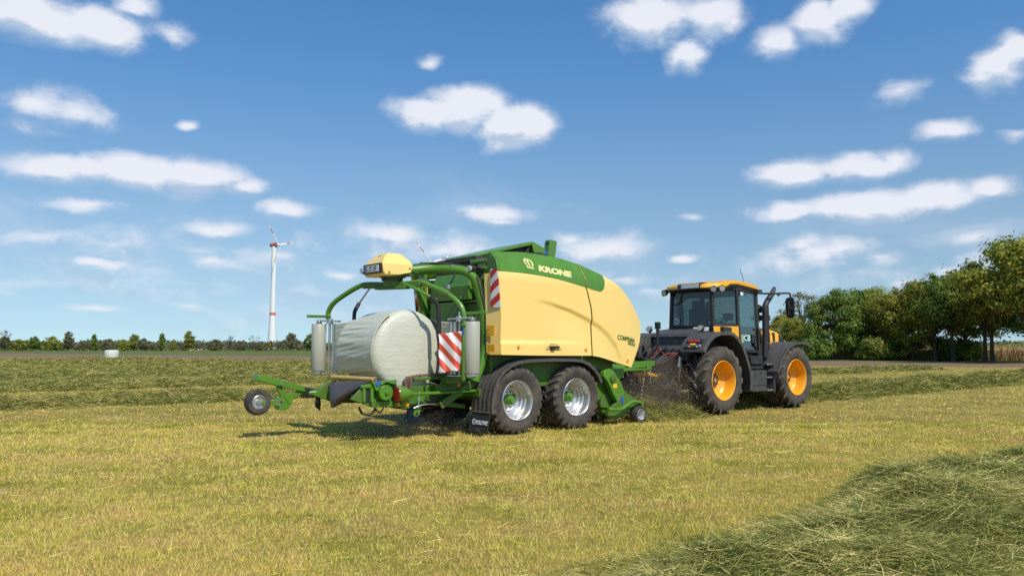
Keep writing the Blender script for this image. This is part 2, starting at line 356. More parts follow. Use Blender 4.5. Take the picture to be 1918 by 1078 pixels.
def smooth_path(pts, k=4):                              # Catmull-Rom through the points
    P = [Vector(p) for p in pts]; out = []
    for i in range(len(P) - 1):
        p0, p1, p2, p3 = P[max(i - 1, 0)], P[i], P[i + 1], P[min(i + 2, len(P) - 1)]
        for j in range(k):
            t = j / k; out.append(.5 * ((2 * p1) + (p2 - p0) * t + (2 * p0 - 5 * p1 + 4 * p2 - p3) * t * t + (3 * p1 - p0 - 3 * p2 + p3) * t ** 3))
    out.append(P[-1]); return out
def interp(tab, x):
    for (a, b), (c, d) in zip(tab, tab[1:]):
        if x <= c: return b + (d - b) * max(0, (x - a)) / (c - a)
    return tab[-1][1]
def text_mesh(s, size, mapf, name, m, parent, shear=0., bold=0., sx=1., extrude=.002, align='LEFT', seg=None):
    cu = bpy.data.curves.new('t', 'FONT'); cu.body = s; cu.size = size; cu.shear = shear; cu.offset = bold; cu.extrude = extrude
    cu.align_x = align; cu.resolution_u = 4
    ob = bpy.data.objects.new('t', cu); COL.objects.link(ob)
    dg = bpy.context.evaluated_depsgraph_get(); dg.update()
    me = bpy.data.meshes.new_from_object(ob.evaluated_get(dg)); bpy.data.objects.remove(ob); bpy.data.curves.remove(cu)
    for v in me.vertices: v.co = Vector(mapf(v.co.x * sx, v.co.y, v.co.z))
    me.name = name; me.materials.clear(); me.materials.append(m); me.update()
    return link(bpy.data.objects.new(name, me), parent)
def strips(name, base, dirv, bend, length, width, nseg, m, parent=None, rng=None, taper=True):
    """many thin ribbons as one mesh (grass blades, straw)"""
    n = len(base); ts = np.linspace(0, 1, nseg + 1)
    side = np.cross(dirv, rng.normal(size=(n, 3))); side /= np.linalg.norm(side, axis=1)[:, None] + 1e-9
    V = np.zeros((n, nseg + 1, 2, 3), np.float32)
    for i, t in enumerate(ts):
        c = base + dirv * (length * t)[:, None] + bend * (length * t * t)[:, None]
        wv = side * (width * (1 - .85 * t * t if taper else 1.) * .5)[:, None]
        V[:, i, 0] = c - wv; V[:, i, 1] = c + wv
    V = V.reshape(-1, 3); k = (nseg + 1) * 2
    q = np.array([[2 * i, 2 * i + 1, 2 * i + 3, 2 * i + 2] for i in range(nseg)], np.int32)
    F = (np.arange(n, dtype=np.int32)[:, None, None] * k + q[None]).reshape(-1)
    return raw_mesh(name, V, F, 4, m, parent)
def raw_mesh(name, V, F, k, m, parent=None, smooth=False):
    me = bpy.data.meshes.new(name); nf = len(F) // k
    me.vertices.add(len(V)); me.vertices.foreach_set('co', np.ascontiguousarray(V, np.float32).ravel())
    me.loops.add(len(F)); me.loops.foreach_set('vertex_index', np.ascontiguousarray(F, np.int32))
    me.polygons.add(nf); me.polygons.foreach_set('loop_start', np.arange(0, nf * k, k, dtype=np.int32))
    me.update(calc_edges=True); me.validate()
    if smooth: me.shade_smooth()
    me.materials.append(m)
    return link(bpy.data.objects.new(name, me), parent)

# the machines stand in one line: x forward, y to their left, origin under the baler's rear right... wheel pair
HEAD = R(40.0); O = Vector((-0.712, 14.899, 0))
FX = Vector((math.cos(HEAD), math.sin(HEAD), 0)); LY = Vector((-math.sin(HEAD), math.cos(HEAD), 0))
def l2w(x, y, z=0.): return O + FX * x + LY * y + Vector((0, 0, z))

# ================================================================ BALER WITH BALE WRAPPER
baler = thing('round_baler', 'green and cream round baler with wrapping arms and twin axle, hitched behind the tractor', 'baler', O, HEAD)
WX = -1.85                                              # the wrapper turns about a vertical axis here

# ---- side hoods: curved panels
def sst(t): t = max(0., min(1., t)); return t * t * (3 - 2 * t)
CREASE = [(0.1, 2.45), (.47, 2.42), (0.74, 2.38), (1.26, 2.27), (1.79, 2.1), (2.1, 1.97), (2.33, 1.82), (2.6, 1.58), (2.72, 1.36), (2.78, 1.1)]
def crease_d(x, z):                                     # signed distance below the pressed crease
    best = 9; sg = 1
    for (a, b), (c, d) in zip(CREASE, CREASE[1:]):
        ex, ez = c - a, d - b; t = max(0, min(1, ((x - a) * ex + (z - b) * ez) / (ex * ex + ez * ez)))
        px, pz = a + ex * t, b + ez * t; q = math.hypot(x - px, z - pz)
        if q < best: best = q; sg = 1 if (ex * (z - b) - ez * (x - a)) < 0 else -1
    return best * sg
def hood_y(x, z):
    y = 1.36
    if z > 2.72: y -= .85 * (z - 2.72) ** 2
    if z < 2.72: y -= .012 * (2.72 - z)
    if x > 2.1: y -= .10 * (x - 2.1) ** 2
    d = crease_d(x, z)
    fade = sst((x - .2) / .9)
    y -= fade * .035 * sst(d / (.05 + .05 * sst((x - .5) / 2))) * (1 - sst((d - .1) / .75))
    y += .035 * sst((1.67 - z) / .06) * (1 - sst((x - .6) / 1.2))
    return y
def curve(pts):
    P = [Vector(p) for p in smooth_path([(a, b, 0) for a, b in pts], 6)]
    L = [0.]
    for a, b in zip(P, P[1:]): L.append(L[-1] + (b - a).length)
    def f(t):
        s = t * L[-1]
        for i in range(len(L) - 1):
            if s <= L[i + 1] or i == len(L) - 2:
                u = (s - L[i]) / max(1e-9, L[i + 1] - L[i]); return P[i].lerp(P[i + 1], u)
    return f
def coons_panel(Bp, Tp, Lp, Rp, nu, nv, sgn, lift=0., th=.025, yf=hood_y):
    Bc, Tc, Lc, Rc = map(curve, (Bp, Tp, Lp, Rp)); m = MB(); pts = []
    for j in range(nv + 1):
        v = j / nv
        for i in range(nu + 1):
            u = i / nu
            p = Bc(u) * (1 - v) + Tc(u) * v + Lc(v) * (1 - u) + Rc(v) * u - (Bc(0) * (1 - u) * (1 - v) + Bc(1) * u * (1 - v) + Tc(0) * (1 - u) * v + Tc(1) * u * v)
            pts.append((p.x, p.y))
    W = nu + 1
    out = [(x, sgn * (yf(x, z) + lift), z) for x, z in pts]; inn = [(x, sgn * (yf(x, z) + lift - th), z) for x, z in pts]
    n = len(out); fs = []
    for j in range(nv):
        for i in range(nu):
            a = j * W + i; fs.append((a, a + 1, a + W + 1, a + W)); fs.append((n + a, n + a + W, n + a + W + 1, n + a + 1))
    rim = [i for i in range(W)] + [j * W + nu for j in range(1, nv + 1)] + [nv * W + i for i in range(nu - 1, -1, -1)] + [j * W for j in range(nv - 1, 0, -1)]
    for a, b in zip(rim, rim[1:] + rim[:1]): fs.append((a, b, n + b, n + a))
    m.add(out + inn, fs); return m
SPLIT = [(1.82, 1.39), (1.80, 2.17), (1.71, 2.52), (1.655, 2.71)]
GREENL = [(-.53, 2.885), (.16, 2.88), (.9, 2.82), (1.645, 2.70)]
def hood(sgn):
    lo = coons_panel([(-.49, 1.42), (.6, 1.40), (1.82, 1.39)], GREENL, [(-.49, 1.42), (-.485, 1.66), (-.455, 2.11), (-.53, 2.885)], SPLIT[:3] + [(1.645, 2.70)], 90, 60, sgn)
    p = lo.make('side_panel', M['cream'], baler, ang=50)
    tag(p, 'large cream rear side panel') if sgn < 0 else None
    g = coons_panel([(a, b + .006) for a, b in GREENL], [(-.44, 3.25), (.28, 3.305), (1.08, 3.265), (1.56, 3.17)], [(-.53, 2.891), (-.50, 3.05), (-.44, 3.25)], [(1.645, 2.706), (1.61, 2.95), (1.56, 3.17)], 60, 24, sgn, lift=.004)
    g.make('top_panel', M['green'], baler, ang=50)
    # the rear end faces of the two panels
    b = MB(); yy = sgn * 1.365; yi = sgn * 1.07
    for m_, zz, nm in ((M['cream'], (1.42, 1.62, 2.79, 2.82), 'panel_end'),):
        b.loft([[(-.485, sgn * (1.37 if z > 1.6 else 1.40), z), (-.56, yi, z - (.03 if z > 2.8 else 0)), (-.50, yi, z - (.03 if z > 2.8 else 0)), (-.45, sgn * 1.34, z)] if z < 2.0 else
                [(-.455 if z < 2.3 else -.525, sgn * 1.352, z), (-.575, yi - sgn * (0 if z < 2.8 else .05), z), (-.52, yi, z), (-.43, sgn * 1.33, z)] for z in (1.42, 1.62, 2.11, 2.80, 2.86)])
        pe = b.make(nm, m_, baler, ang=30)
    b = MB(); b.prism([(sgn * 1.345, 2.89), (sgn * 1.30, 3.1), (sgn * 1.12, 3.255), (sgn * 1.02, 3.19), (sgn * 1.06, 2.84)], -.535, -.46, 'x'); b.make('top_panel_end', M['dgreen'], baler, bevel=.01)
    # warning board on the end
    b = MB(); b.add([(-.547, sgn * 1.352, 2.93), (-.575, sgn * 1.20, 2.93), (-.577, sgn * 1.20, 2.26), (-.478, sgn * 1.353, 2.24), (-.537, sgn * 1.353, 2.93), (-.565, sgn * 1.2, 2.93), (-.567, sgn * 1.2, 2.26), (-.46, sgn * 1.353, 2.24)],
                    [(0, 1, 2, 3), (4, 7, 6, 5), (0, 4, 5, 1), (1, 5, 6, 2), (2, 6, 7, 3), (3, 7, 4, 0)])
    b.make('warning_board', M['stripe_board'], baler)
    # front hood
    f = coons_panel([(1.856, 1.385), (2.11, 1.35), (2.57, 1.25), (3.06, 1.14)], [(1.591, 3.165), (2.15, 2.97), (2.63, 2.775), (3.10, 2.44), (3.42, 2.10)],
                    [(1.856, 1.385), (1.836, 2.17), (1.746, 2.52), (1.676, 2.73), (1.591, 3.165)], [(3.06, 1.14), (3.2, 1.32), (3.41, 1.64), (3.475, 1.93), (3.42, 2.10)], 80, 70, sgn)
    fp = f.make('front_panel', M['cream'], baler, ang=50)
    g = coons_panel([(1.684, 2.705), (1.87, 2.665), (2.055, 2.64)], [(1.598, 3.172), (1.85, 3.08), (2.16, 2.975)], [(1.684, 2.705), (1.641, 2.95), (1.598, 3.172)], [(2.055, 2.64), (2.15, 2.70), (2.19, 2.86), (2.16, 2.975)], 20, 20, sgn, lift=.006)
    g.make('front_top_panel', M['green'], baler, ang=50)
    # nose edge closing the front towards the middle
    b = MB(); b.loft([[(x, sgn * hood_y(x, z), z), (x + .05, sgn * (hood_y(x, z) - .10), z), (x - .02, sgn * (hood_y(x, z) - .14), z), (x - .03, sgn * (hood_y(x, z) - .02), z)] for x, z in ((3.06, 1.14), (3.2, 1.32), (3.41, 1.64), (3.475, 1.93), (3.42, 2.10), (3.10, 2.44), (2.63, 2.775))])
    b.make('nose_edge', M['cream'], baler, ang=60)
    # amber reflectors
    for x, z in ((-.08, 1.555), (1.66, 1.505), (2.92, 1.28)):
        y = sgn * hood_y(x, z); b = MB(); b.lathe([(0, y + sgn * .02), (.03, y + sgn * .018), (.038, y + sgn * .008), (.038, y - sgn * .005)], (x, 0, z), 'y', 20); b.make('side_reflector', M['amber'], baler)
    # flap handle in its recess
    b = MB(); y = sgn * (hood_y(.77, 1.57) + .003)
    b.prism([(.56, 1.515), (.70, 1.63), (.86, 1.62), (.97, 1.51), (.93, 1.50), (.62, 1.50)], y, y + sgn * .006); b.make('handle_recess', M['roller'], baler, bevel=.003)
    b = MB(); b.box((.78, y + sgn * .022, 1.555), (.24, .03, .035)); b.box((.74, y + sgn * .018, 1.52), (.10, .03, .05)); b.make('panel_handle', M['black'], baler, bevel=.006)
    return p, fp
pR, fR = hood(-1); hood(1)
def on_hood(x0, z0, slope, lift=.006):
    c, s = math.cos(slope), math.sin(slope)
    def f(u, v, w):
        x = x0 + u * c - v * s; z = z0 + u * s + v * c
        return (x, -(hood_y(x, z) + lift + w), z)
    return f
def stroke(m, pts, wid, mapf):
    P = [Vector(p) for p in pts]; vs = []
    for i, p in enumerate(P):
        t = (P[min(i + 1, len(P) - 1)] - P[max(i - 1, 0)]).normalized(); n = Vector((-t.y, t.x)); w = wid[i] / 2
        vs += [mapf(*(p + n * w), 0), mapf(*(p - n * w), 0)]
    m.add(vs, [(2 * i, 2 * i + 1, 2 * i + 3, 2 * i + 2) for i in range(len(P) - 1)])
def crown_logo(mapf, S, name, m, parent, green=None):
    b = MB(); g = lambda u, v, w: mapf(u * S, v * S, .001)
    stroke(b, [(.12, .06), (.5, .06), (.92, .04), (1.02, -.02)], [.12, .12, .13, .02], g)
    stroke(b, [(.28, .17), (.1, .42), (.06, .65), (.16, .85), (.30, .98)], [.09, .16, .18, .16, .05], g)
    stroke(b, [(.56, .20), (.50, .50), (.42, .78), (.30, 1.06)], [.12, .19, .18, .02], g)
    stroke(b, [(.50, .55), (.56, .85), (.60, 1.02)], [.10, .12, .03], g)
    stroke(b, [(.84, .17), (.98, .42), (.98, .62), (.86, .82), (.68, .97)], [.09, .18, .19, .16, .06], g)
    return b.make(name, m, parent)
lm = on_hood(.47, 2.957, math.atan2(-.075, .80))
text_mesh('KRONE', .15, lm, 'lettering', M['yelltext'], baler, shear=.12, bold=.008, sx=1.60)
crown_logo(on_hood(.17, 3.0, -.09), .19, 'crown_emblem', M['yelltext'], baler)
text_mesh('COMPRIMA', .128, on_hood(2.56, 1.717, math.atan2(-.075, .62), .004), 'model_lettering', M['greentext'], baler, shear=.12, bold=.0026, sx=.98)
b = MB(); mp = on_hood(2.93, 1.612, math.atan2(-.05, .3), .003)
b.add([mp(0, 0, .001), mp(.275, 0, .001), mp(.29, .055, .001), mp(.015, .055, .001)], [(0, 1, 2, 3)]); b.make('model_badge', M['greentext'], baler)
text_mesh('CV 150 XC', .046, on_hood(2.95, 1.621, math.atan2(-.05, .3), .006), 'badge_lettering', M['yelltext'], baler, shear=.15, sx=1.0, extrude=.0005)
# decals at the rear foot of the right panel
b = MB()
b.add([(-.568, -1.10, 1.75), (-.545, -1.28, 1.75), (-.545, -1.28, 1.93), (-.568, -1.10, 1.93)], [(0, 1, 2, 3)]); b.add([(-.57, -1.12, 1.47), (-.55, -1.3, 1.47), (-.55, -1.3, 1.6), (-.57, -1.12, 1.6)], [(0, 1, 2, 3)])
b.v = [(x - .012, y, z) for x, y, z in b.v]; b.make('warning_decal', M['yellowdecal'], baler)
b = MB()
for dz in (1.78, 1.85): b.add([(-.566 - .014, -1.12, dz), (-.55 - .014, -1.2, dz), (-.556 - .014, -1.16, dz + .05)], [(0, 1, 2)])
b.make('decal_symbol', M['blacktext'], baler)

# ---- chamber behind the hoods
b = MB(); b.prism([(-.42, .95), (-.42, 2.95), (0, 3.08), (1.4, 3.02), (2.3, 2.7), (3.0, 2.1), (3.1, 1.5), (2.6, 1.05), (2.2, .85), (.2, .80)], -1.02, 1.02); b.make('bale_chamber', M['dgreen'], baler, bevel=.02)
b = MB(); b.prism([(-.44, 2.0), (-.46, 3.22), (.2, 3.3), (1.2, 3.42), (1.3, 3.05), (0, 2.9), (-.3, 2.0)], -.62, .62)
for k in range(9): b.cyl((-.45, -.66, 2.35 + k * .1), (-.45, .66, 2.35 + k * .1), .032, n=10)
b.make('belt_stack', M['belt'], baler)
b = MB()
for z, r in ((2.60, .05), (2.78, .045), (2.96, .05), (3.1, .045)): b.cyl((-.5, -1.05, z), (-.5, -.55, z), r, n=12)
for z in (2.5, 2.7, 2.9): b.bar((-.52, -.98, z), (-.30, -.62, z + .13), .05)
b.bar((-.5, -.98, 2.4), (-.5, -.98, 3.1), .06); b.bar((-.5, .98, 2.4), (-.5, .98, 3.1), .06)
b.make('belt_roller', M['green'], baler, bevel=.004)
# roof cover and post above the hood
b = MB()
b.prism([(-.38, 3.22), (-.36, 3.27), (1.0, 3.625), (1.02, 3.58), (.98, 3.55)], -.52, .5)
b.prism([(1.0, 3.625), (1.05, 3.62), (1.34, 3.52), (1.35, 3.40), (1.1, 3.36), (1.03, 3.45)], -.53, .5)
b.make('roof_cover', M['green'], baler, bevel=.008)
b = MB(); b.prism([(.95, 3.25), (.98, 3.58), (.93, 3.56), (.90, 3.25)], -.48, .45); b.bar((.86, -.45, 3.3), (.93, -.45, 3.5), .03); b.prism([(-.30, 3.1), (1.0, 3.3), (1.0, 3.56), (-.30, 3.22)], -.42, .42); b.make('cover_support', M['belt'], baler)
b = MB(); b.prism([(1.42, 3.28), (1.505, 3.71), (1.69, 3.69), (1.61, 3.25)], -.52, -.36); b.make('lift_post', M['green'], baler, bevel=.008)
b = MB()
for k in range(6): b.box((1.493 + .004, -.44, 3.50 + k * .032), (.03, .09, .012))
b.make('post_slot', M['black'], baler)
b = MB(); b.box((1.375, -.525, 3.44), (.10, .008, .085)); b.make('blue_decal', M['blue'], baler)
# tailgate
b = MB()
b.add([(-.50, .60, 2.93), (-.50, -.55, 2.93), (-.62, -.60, 2.66), (-.62, .58, 2.66), (-.40, .60, 2.93), (-.40, -.55, 2.93), (-.46, -.60, 2.66), (-.46, .58, 2.66)], [(0, 1, 2, 3), (4, 7, 6, 5), (0, 4, 5, 1), (1, 5, 6, 2), (2, 6, 7, 3), (3, 7, 4, 0)])
b.make('tailgate_top', M['green'], baler, bevel=.008)
b = MB(); b.prism([(-.62, 2.655), (-.60, 2.42), (-.44, 2.42), (-.46, 2.655)], -.60, .60); b.make('tailgate_middle', M['green'], baler, bevel=.008)
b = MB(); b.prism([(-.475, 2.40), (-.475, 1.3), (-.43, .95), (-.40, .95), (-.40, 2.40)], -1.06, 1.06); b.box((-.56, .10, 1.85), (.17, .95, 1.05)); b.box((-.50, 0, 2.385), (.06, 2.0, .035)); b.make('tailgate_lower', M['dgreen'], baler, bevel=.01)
b = MB()
for y in (-.4, .42): b.cyl((-.63, y, 2.47), (-.60, y, 2.47), .02, n=10)
b.make('tailgate_bolt', M['steel'], baler)
rear_map = lambda y0, z0: (lambda u, v, w: (-.478 - w - .004, y0 - u, z0 + v))
text_mesh('KRONE', .15, rear_map(-.61, 2.01), 'tailgate_lettering', M['yelltext'], baler, shear=.15, bold=.004, sx=1.2)
crown_logo(rear_map(-.43, 2.0), .15, 'tailgate_emblem', M['yelltext'], baler)

# ---- chassis, axles, wheels
b = MB()
for y in (-.48, .48): b.bar((-2.1, y, .72), (3.3, y, .80), .14, .2)
b.box((.1, 0, .62), (.16, 2.0, .16)); b.box((1.5, 0, .62), (.16, 2.0, .16)); b.box((.8, -.5, .66), (1.6, .14, .12)); b.box((.8, .5, .66), (1.6, .14, .12))
b.box((2.9, 0, .85), (.12, 1.9, .14)); b.box((-.6, 0, .75), (.12, 2.0, .14))
b.bar((-.65, -.85, .95), (-1.35, -.80, .55), .06, .12); b.bar((-.65, .85, .95), (-1.35, .80, .55), .06, .12); b.bar((-.7, -.62, .5), (-1.6, -.6, .62), .05, .08)
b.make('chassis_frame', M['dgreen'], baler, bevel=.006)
def tyre(Rr, W, rimr, n, lh, lw, ang, shoulder=.90):
    m = MB(); h = W / 2; r0 = Rr - lh
    prof = [(rimr, -h * .80), (rimr + .02, -h * .86), (rimr + (r0 - rimr) * .35, -h * .98), (rimr + (r0 - rimr) * .6, -h), (rimr + (r0 - rimr) * .82, -h * .965), (r0 * .97, -h * .88), (r0 * .993, -h * .7), (r0, -h * .35), (r0 * 1.003, 0)]
    prof = prof + [(r, -y) for r, y in reversed(prof[:-1])]
    m.lathe(prof, n=72)
    def rad(y):
        a = abs(y) / h
        tab = [(0, r0 * 1.003), (.35, r0), (.7, r0 * .993), (.88, r0 * .97), (.965, rimr + (r0 - rimr) * .82), (1.0, rimr + (r0 - rimr) * .6)]
        return interp(tab, min(a, 1.0))
    m.cur = 1
    for sgn in (-1, 1):
        for k in range(n):
            th0 = 2 * math.pi * (k + (.5 if sgn > 0 else 0)) / n; rings = []
            for t in (0, .3, .6, .85, 1.0):
                y = sgn * h * (-.05 + 1.02 * t); th = th0 - ang * t ** .9
                rb = rad(y) - .012; rt = (Rr - (.012 if t < 1 else .03)) if t < .99 else rad(y) + lh * .45
                if t >= .84: rt = min(rt, Rr * (.985 if t < .9 else .955))
                wa = lw * (.85 + .35 * t) / Rr / 2
                rings.append([(rb * math.cos(th - wa * 1.2), y, rb * math.sin(th - wa * 1.2)), (rt * math.cos(th - wa * .85), y, rt * math.sin(th - wa * .85)),
                              (rt * math.cos(th + wa * .85), y, rt * math.sin(th + wa * .85)), (rb * math.cos(th + wa * 1.2), y, rb * math.sin(th + wa * 1.2))])
            m.loft(rings)
    return m
def mesh_of(o):
    return o
def add_wheel(parent, x, y, z, proto, rz=0.):
    """proto: (rim object, [child objects]); the first call moves it, later calls copy it"""
    rim, kids = proto['o']
    if proto['used']:
        rim2 = rim.copy(); COL.objects.link(rim2)
        for k in kids:
            c = k.copy(); COL.objects.link(c); c.parent = rim2
        rim = rim2
    proto['used'] = True
    rim.parent = parent; rim.location = (x, y, z); rim.rotation_euler = (0, proto.get('spin', 0), rz); proto['spin'] = proto.get('spin', 0) + .7
    return rim
def wheel_proto(Rr, W, rimr, n, lh, lw, ang, rim_prof, rim_m, hub_m, hubs, bolts=0, bolt_r=.14, bolt_y=0., name='wheel'):
    b = MB(); b.lathe(rim_prof, n=56, closed=True); rim = b.make(name, rim_m, None, ang=30)
    t = tyre(Rr, W, rimr, n, lh, lw, ang)._make('tyre', [M['tyre'], M['lug']], rim, ang=35)
    b = MB()
    for r, ya, yb in hubs: b.cyl((0, ya, 0), (0, yb, 0), r, r * .92, n=20)
    for k in range(bolts):
        a = 2 * math.pi * k / bolts; b.cyl((bolt_r * math.cos(a), bolt_y, bolt_r * math.sin(a)), (bolt_r * math.cos(a), bolt_y - .03, bolt_r * math.sin(a)), .014, n=8)
    h = b.make('hub', hub_m, rim, bevel=.006)
    return {'o': (rim, [t, h]), 'used': False}
bp = wheel_proto(.615, .52, .345, 24, .036, .080, .22,
    [(.360, -.225), (.350, -.238), (.335, -.225), (.322, -.19), (.318, -.10), (.295, -.075), (.288, -.03), (.262, -.01), (.252, .03), (.20, .05), (.18, .04), (.10, .04), (.0, .04), (.0, .07), (.26, .07), (.31, .0), (.345, -.17)],
    M['rims'], M['green'], [(.085, .05, -.05), (.105, .05, .0), (.055, -.05, -.10)], 10, .15, .045)
for x in (0.0, 1.48): add_wheel(baler, x, -1.04, .605, bp)
for x in (0.0, 1.48): add_wheel(baler, x, 1.04, .605, bp, math.pi)
# fenders with mud flaps
FEN = [(-.66, .42), (-.64, .66), (-.60, .84), (-.52, 1.0), (-.40, 1.14), (-.22, 1.25), (-.02, 1.31), (.25, 1.335), (.8, 1.345), (1.35, 1.335), (1.58, 1.31), (1.76, 1.25), (1.92, 1.14), (2.04, 1.02), (2.12, .88)]
for sgn in (-1, 1):
    b = MB(); y0, y1 = sgn * 1.33, sgn * .76; b.shell(FEN, y0, y1, .03)
    for yy in (.86, .98, 1.10, 1.22): b.shell([(x, z + .012) if i > 4 else (x - .012, z) for i, (x, z) in enumerate(FEN)], sgn * yy, sgn * (yy + .045), .02)
    b.shell(FEN, sgn * 1.345, sgn * 1.30, .055)
    fd = b.make('fender', M['fender'], baler, ang=50)
    b = MB(); b.prism([(-.655, .43), (-.69, .30), (-.75, .08), (-.735, .075), (-.675, .30), (-.64, .43)], sgn * 1.32, sgn * .80); fl = b.make('mud_flap', M['black'], fd)
    b = MB(); b.box((-.668, sgn * 1.06, .425), (.012, .5, .012)); b.make('flap_strip', M['steel'], fd)
    if sgn < 0:
        fm = lambda u, v, w: (-.708 - .22 * (v - .05) * -1 - w - .006, -.90 - u, .225 + v)
        text_mesh('KRONE', .10, lambda u, v, w: (-.722 + .30 * v - w - .008, -.98 - u, .215 + v), 'flap_lettering', M['whitetext'], fl, shear=.15, bold=.001, sx=.98)
        crown_logo(lambda u, v, w: (-.722 + .30 * v - w - .008, -.875 - u, .215 + v), .09, 'flap_emblem', M['whitetext'], fl)
# ---- pickup with side plates and gauge wheels
b = MB()
b.cyl((2.62, -1.05, .42), (2.62, 1.05, .42), .26, n=24); b.box((2.42, 0, .78), (.35, 2.05, .55)); b.cyl((2.9, -1.0, .62), (2.9, 1.0, .62), .1, n=16)
b.make('pickup_reel', M['dgreen'], baler)
b = MB(); rng = random.Random(3)
for k in range(34):
    for r_ in range(2):
        a = r_ * 3.14 + k * .37; y = -1.0 + k * .06
        b.bar((2.62 + .24 * math.cos(a), y, .42 + .24 * math.sin(a)), (2.62 + .36 * math.cos(a + .25), y, .42 + .36 * math.sin(a + .25)), .008)
b.make('pickup_tine', M['steel'], baler)
gp = None
for sgn in (-1, 1):
    b = MB(); y0, y1 = sgn * 1.22, sgn * 1.10
    b.prism([(2.27, .98), (2.29, 1.06), (2.36, 1.11), (2.46, 1.125), (2.55, 1.10), (2.62, 1.03), (2.72, .91), (2.895, .675), (2.67, .46), (2.55, .62), (2.41, .86)], y0, y1); pl_ = b.make('pickup_side_plate', M['green'], baler, bevel=.012)
    b = MB(); b.prism([(2.68, .45), (2.91, .665), (3.13, .55), (3.33, .45), (3.30, .38), (2.96, .22), (2.69, .12), (2.48, .14), (2.41, .2), (2.44, .33), (2.58, .38)], sgn * 1.20, sgn * 1.12); b.make('pickup_guard', M['dgreen'], baler, bevel=.008)
    b = MB(); b.cyl((2.53, y0, .93), (2.53, y0 + sgn * .04, .93), .07, n=20); b.cyl((2.56, y0, .92), (2.56, y0 + sgn * .06, .92), .03, n=12); b.make('bearing_cap', M['dgreen'], pl_)
    b = MB(); b.box((2.60, sgn * 1.223, .78), (.11, .006, .085), (0, .06, 0)); b.make('yellow_decal', M['yellowdecal'], pl_)
    b = MB(); b.box((2.83, sgn * 1.205, .49), (.075, .008, .13)); b.make('blue_decal', M['blue'], baler)
    b = MB(); b.tube(smooth_path([(2.25, sgn * 1.35, .34), (2.61, sgn * 1.35, .32), (2.80, sgn * 1.35, .39), (2.96, sgn * 1.34, .45), (3.14, sgn * 1.33, .445), (3.34, sgn * 1.28, .40)]), .035); b.bar((2.3, sgn * 1.35, .34), (2.35, sgn * 1.1, .34), .05); b.box((3.33, sgn * 1.25, .38), (.06, .12, .14)); b.make('guard_tube', M['green'], baler)
    if gp is None:
        b = MB(); b.lathe([(.115, -.085), (.105, -.09), (.095, -.06), (.06, -.05), (.05, -.02), (0, -.02), (0, .02), (.09, .03), (.11, .09), (.12, .05)], n=32, closed=True); rim = b.make('gauge_wheel', M['rims'], None, ang=30)
        b = MB(); b.lathe([(.11, -.085), (.135, -.098), (.165, -.092), (.185, -.06), (.188, 0), (.185, .06), (.165, .092), (.135, .098), (.11, .085)], n=40); t = b.make('tyre', M['tyre'], rim)
        b = MB(); b.cyl((0, -.02, 0), (0, -.075, 0), .03, n=12); h = b.make('hub', M['steel'], rim)
        gp = {'o': (rim, [t, h]), 'used': False}
    add_wheel(baler, 3.27, sgn * 1.24, .165 + .02, gp, 0 if sgn < 0 else math.pi)
    b = MB(); b.bar((3.25, sgn * 1.15, .2), (3.05, sgn * 1.16, .42), .05); b.make('gauge_wheel_arm', M['green'], baler)
b = MB(); b.cyl((3.05, -.98, .55), (3.05, .98, .55), .075, n=16)
for k in range(24): b.bar((3.08, -.95 + k * .083, .55), (3.30, -.95 + k * .083, .30), .012)
b.make('crop_press_roller', M['grey'], baler)
# ---- drawbar, PTO shaft, chain
b = MB(); b.prism([(2.9, .92), (3.6, 1.10), (4.33, 1.235), (4.92, 1.245), (4.92, 1.13), (4.70, 1.09), (4.3, 1.09), (3.6, .95), (2.9, .78)], -.34, -.22); b.prism([(2.9, .92), (3.6, 1.10), (4.33, 1.235), (4.92, 1.245), (4.92, 1.13), (4.70, 1.09), (4.3, 1.09), (3.6, .95), (2.9, .78)], .22, .34)
b.box((4.2, 0, 1.13), (1.2, .5, .08)); b.bar((3.5, -.42, 1.05), (4.62, -.40, 1.06), .035, .05); b.box((4.66, -.36, 1.10), (.16, .06, .1)); b.bar((4.9, 0, 1.15), (5.4, 0, .72), .12, .1); b.box((3.2, 0, 1.0), (.4, 1.5, .2))
db = b.make('drawbar', M['green'], baler, bevel=.008)
b = MB(); b.tube([(4.55, -.05, .97), (4.85, -.05, .95), (5.36, -.04, .88)], .06, n=14); b.cyl((5.36, -.04, .88), (5.42, -.04, .87), .085, n=16); b.tube([(5.42, -.04, .875), (5.55, -.03, .86), (5.62, -.03, .85)], [.1, .105, .085], n=16); b.tube([(4.62, -.06, .95), (4.72, -.06, .86), (4.72, -.06, .74)], .035)
b.make('drive_shaft_guard', M['jcb'], baler)
b = MB(); b.cyl((5.30, -.04, .89), (5.42, -.04, .87), .075, n=16); b.make('drive_shaft_collar', M['dgreen'], baler)
b = MB()
for k in range(16):
    z = 1.05 - k * .042; b.lathe([(.012, -.006), (.02, 0), (.012, .006)], (4.50 - k * .009, -.40, z), 'y' if k % 2 else 'x', 8, True)
    if k < 9: b.lathe([(.012, -.006), (.02, 0), (.012, .006)], (4.72 - k * .002, -.38, z), 'y' if k % 2 else 'x', 8, True)
b.make('safety_chain', M['steel'], baler)

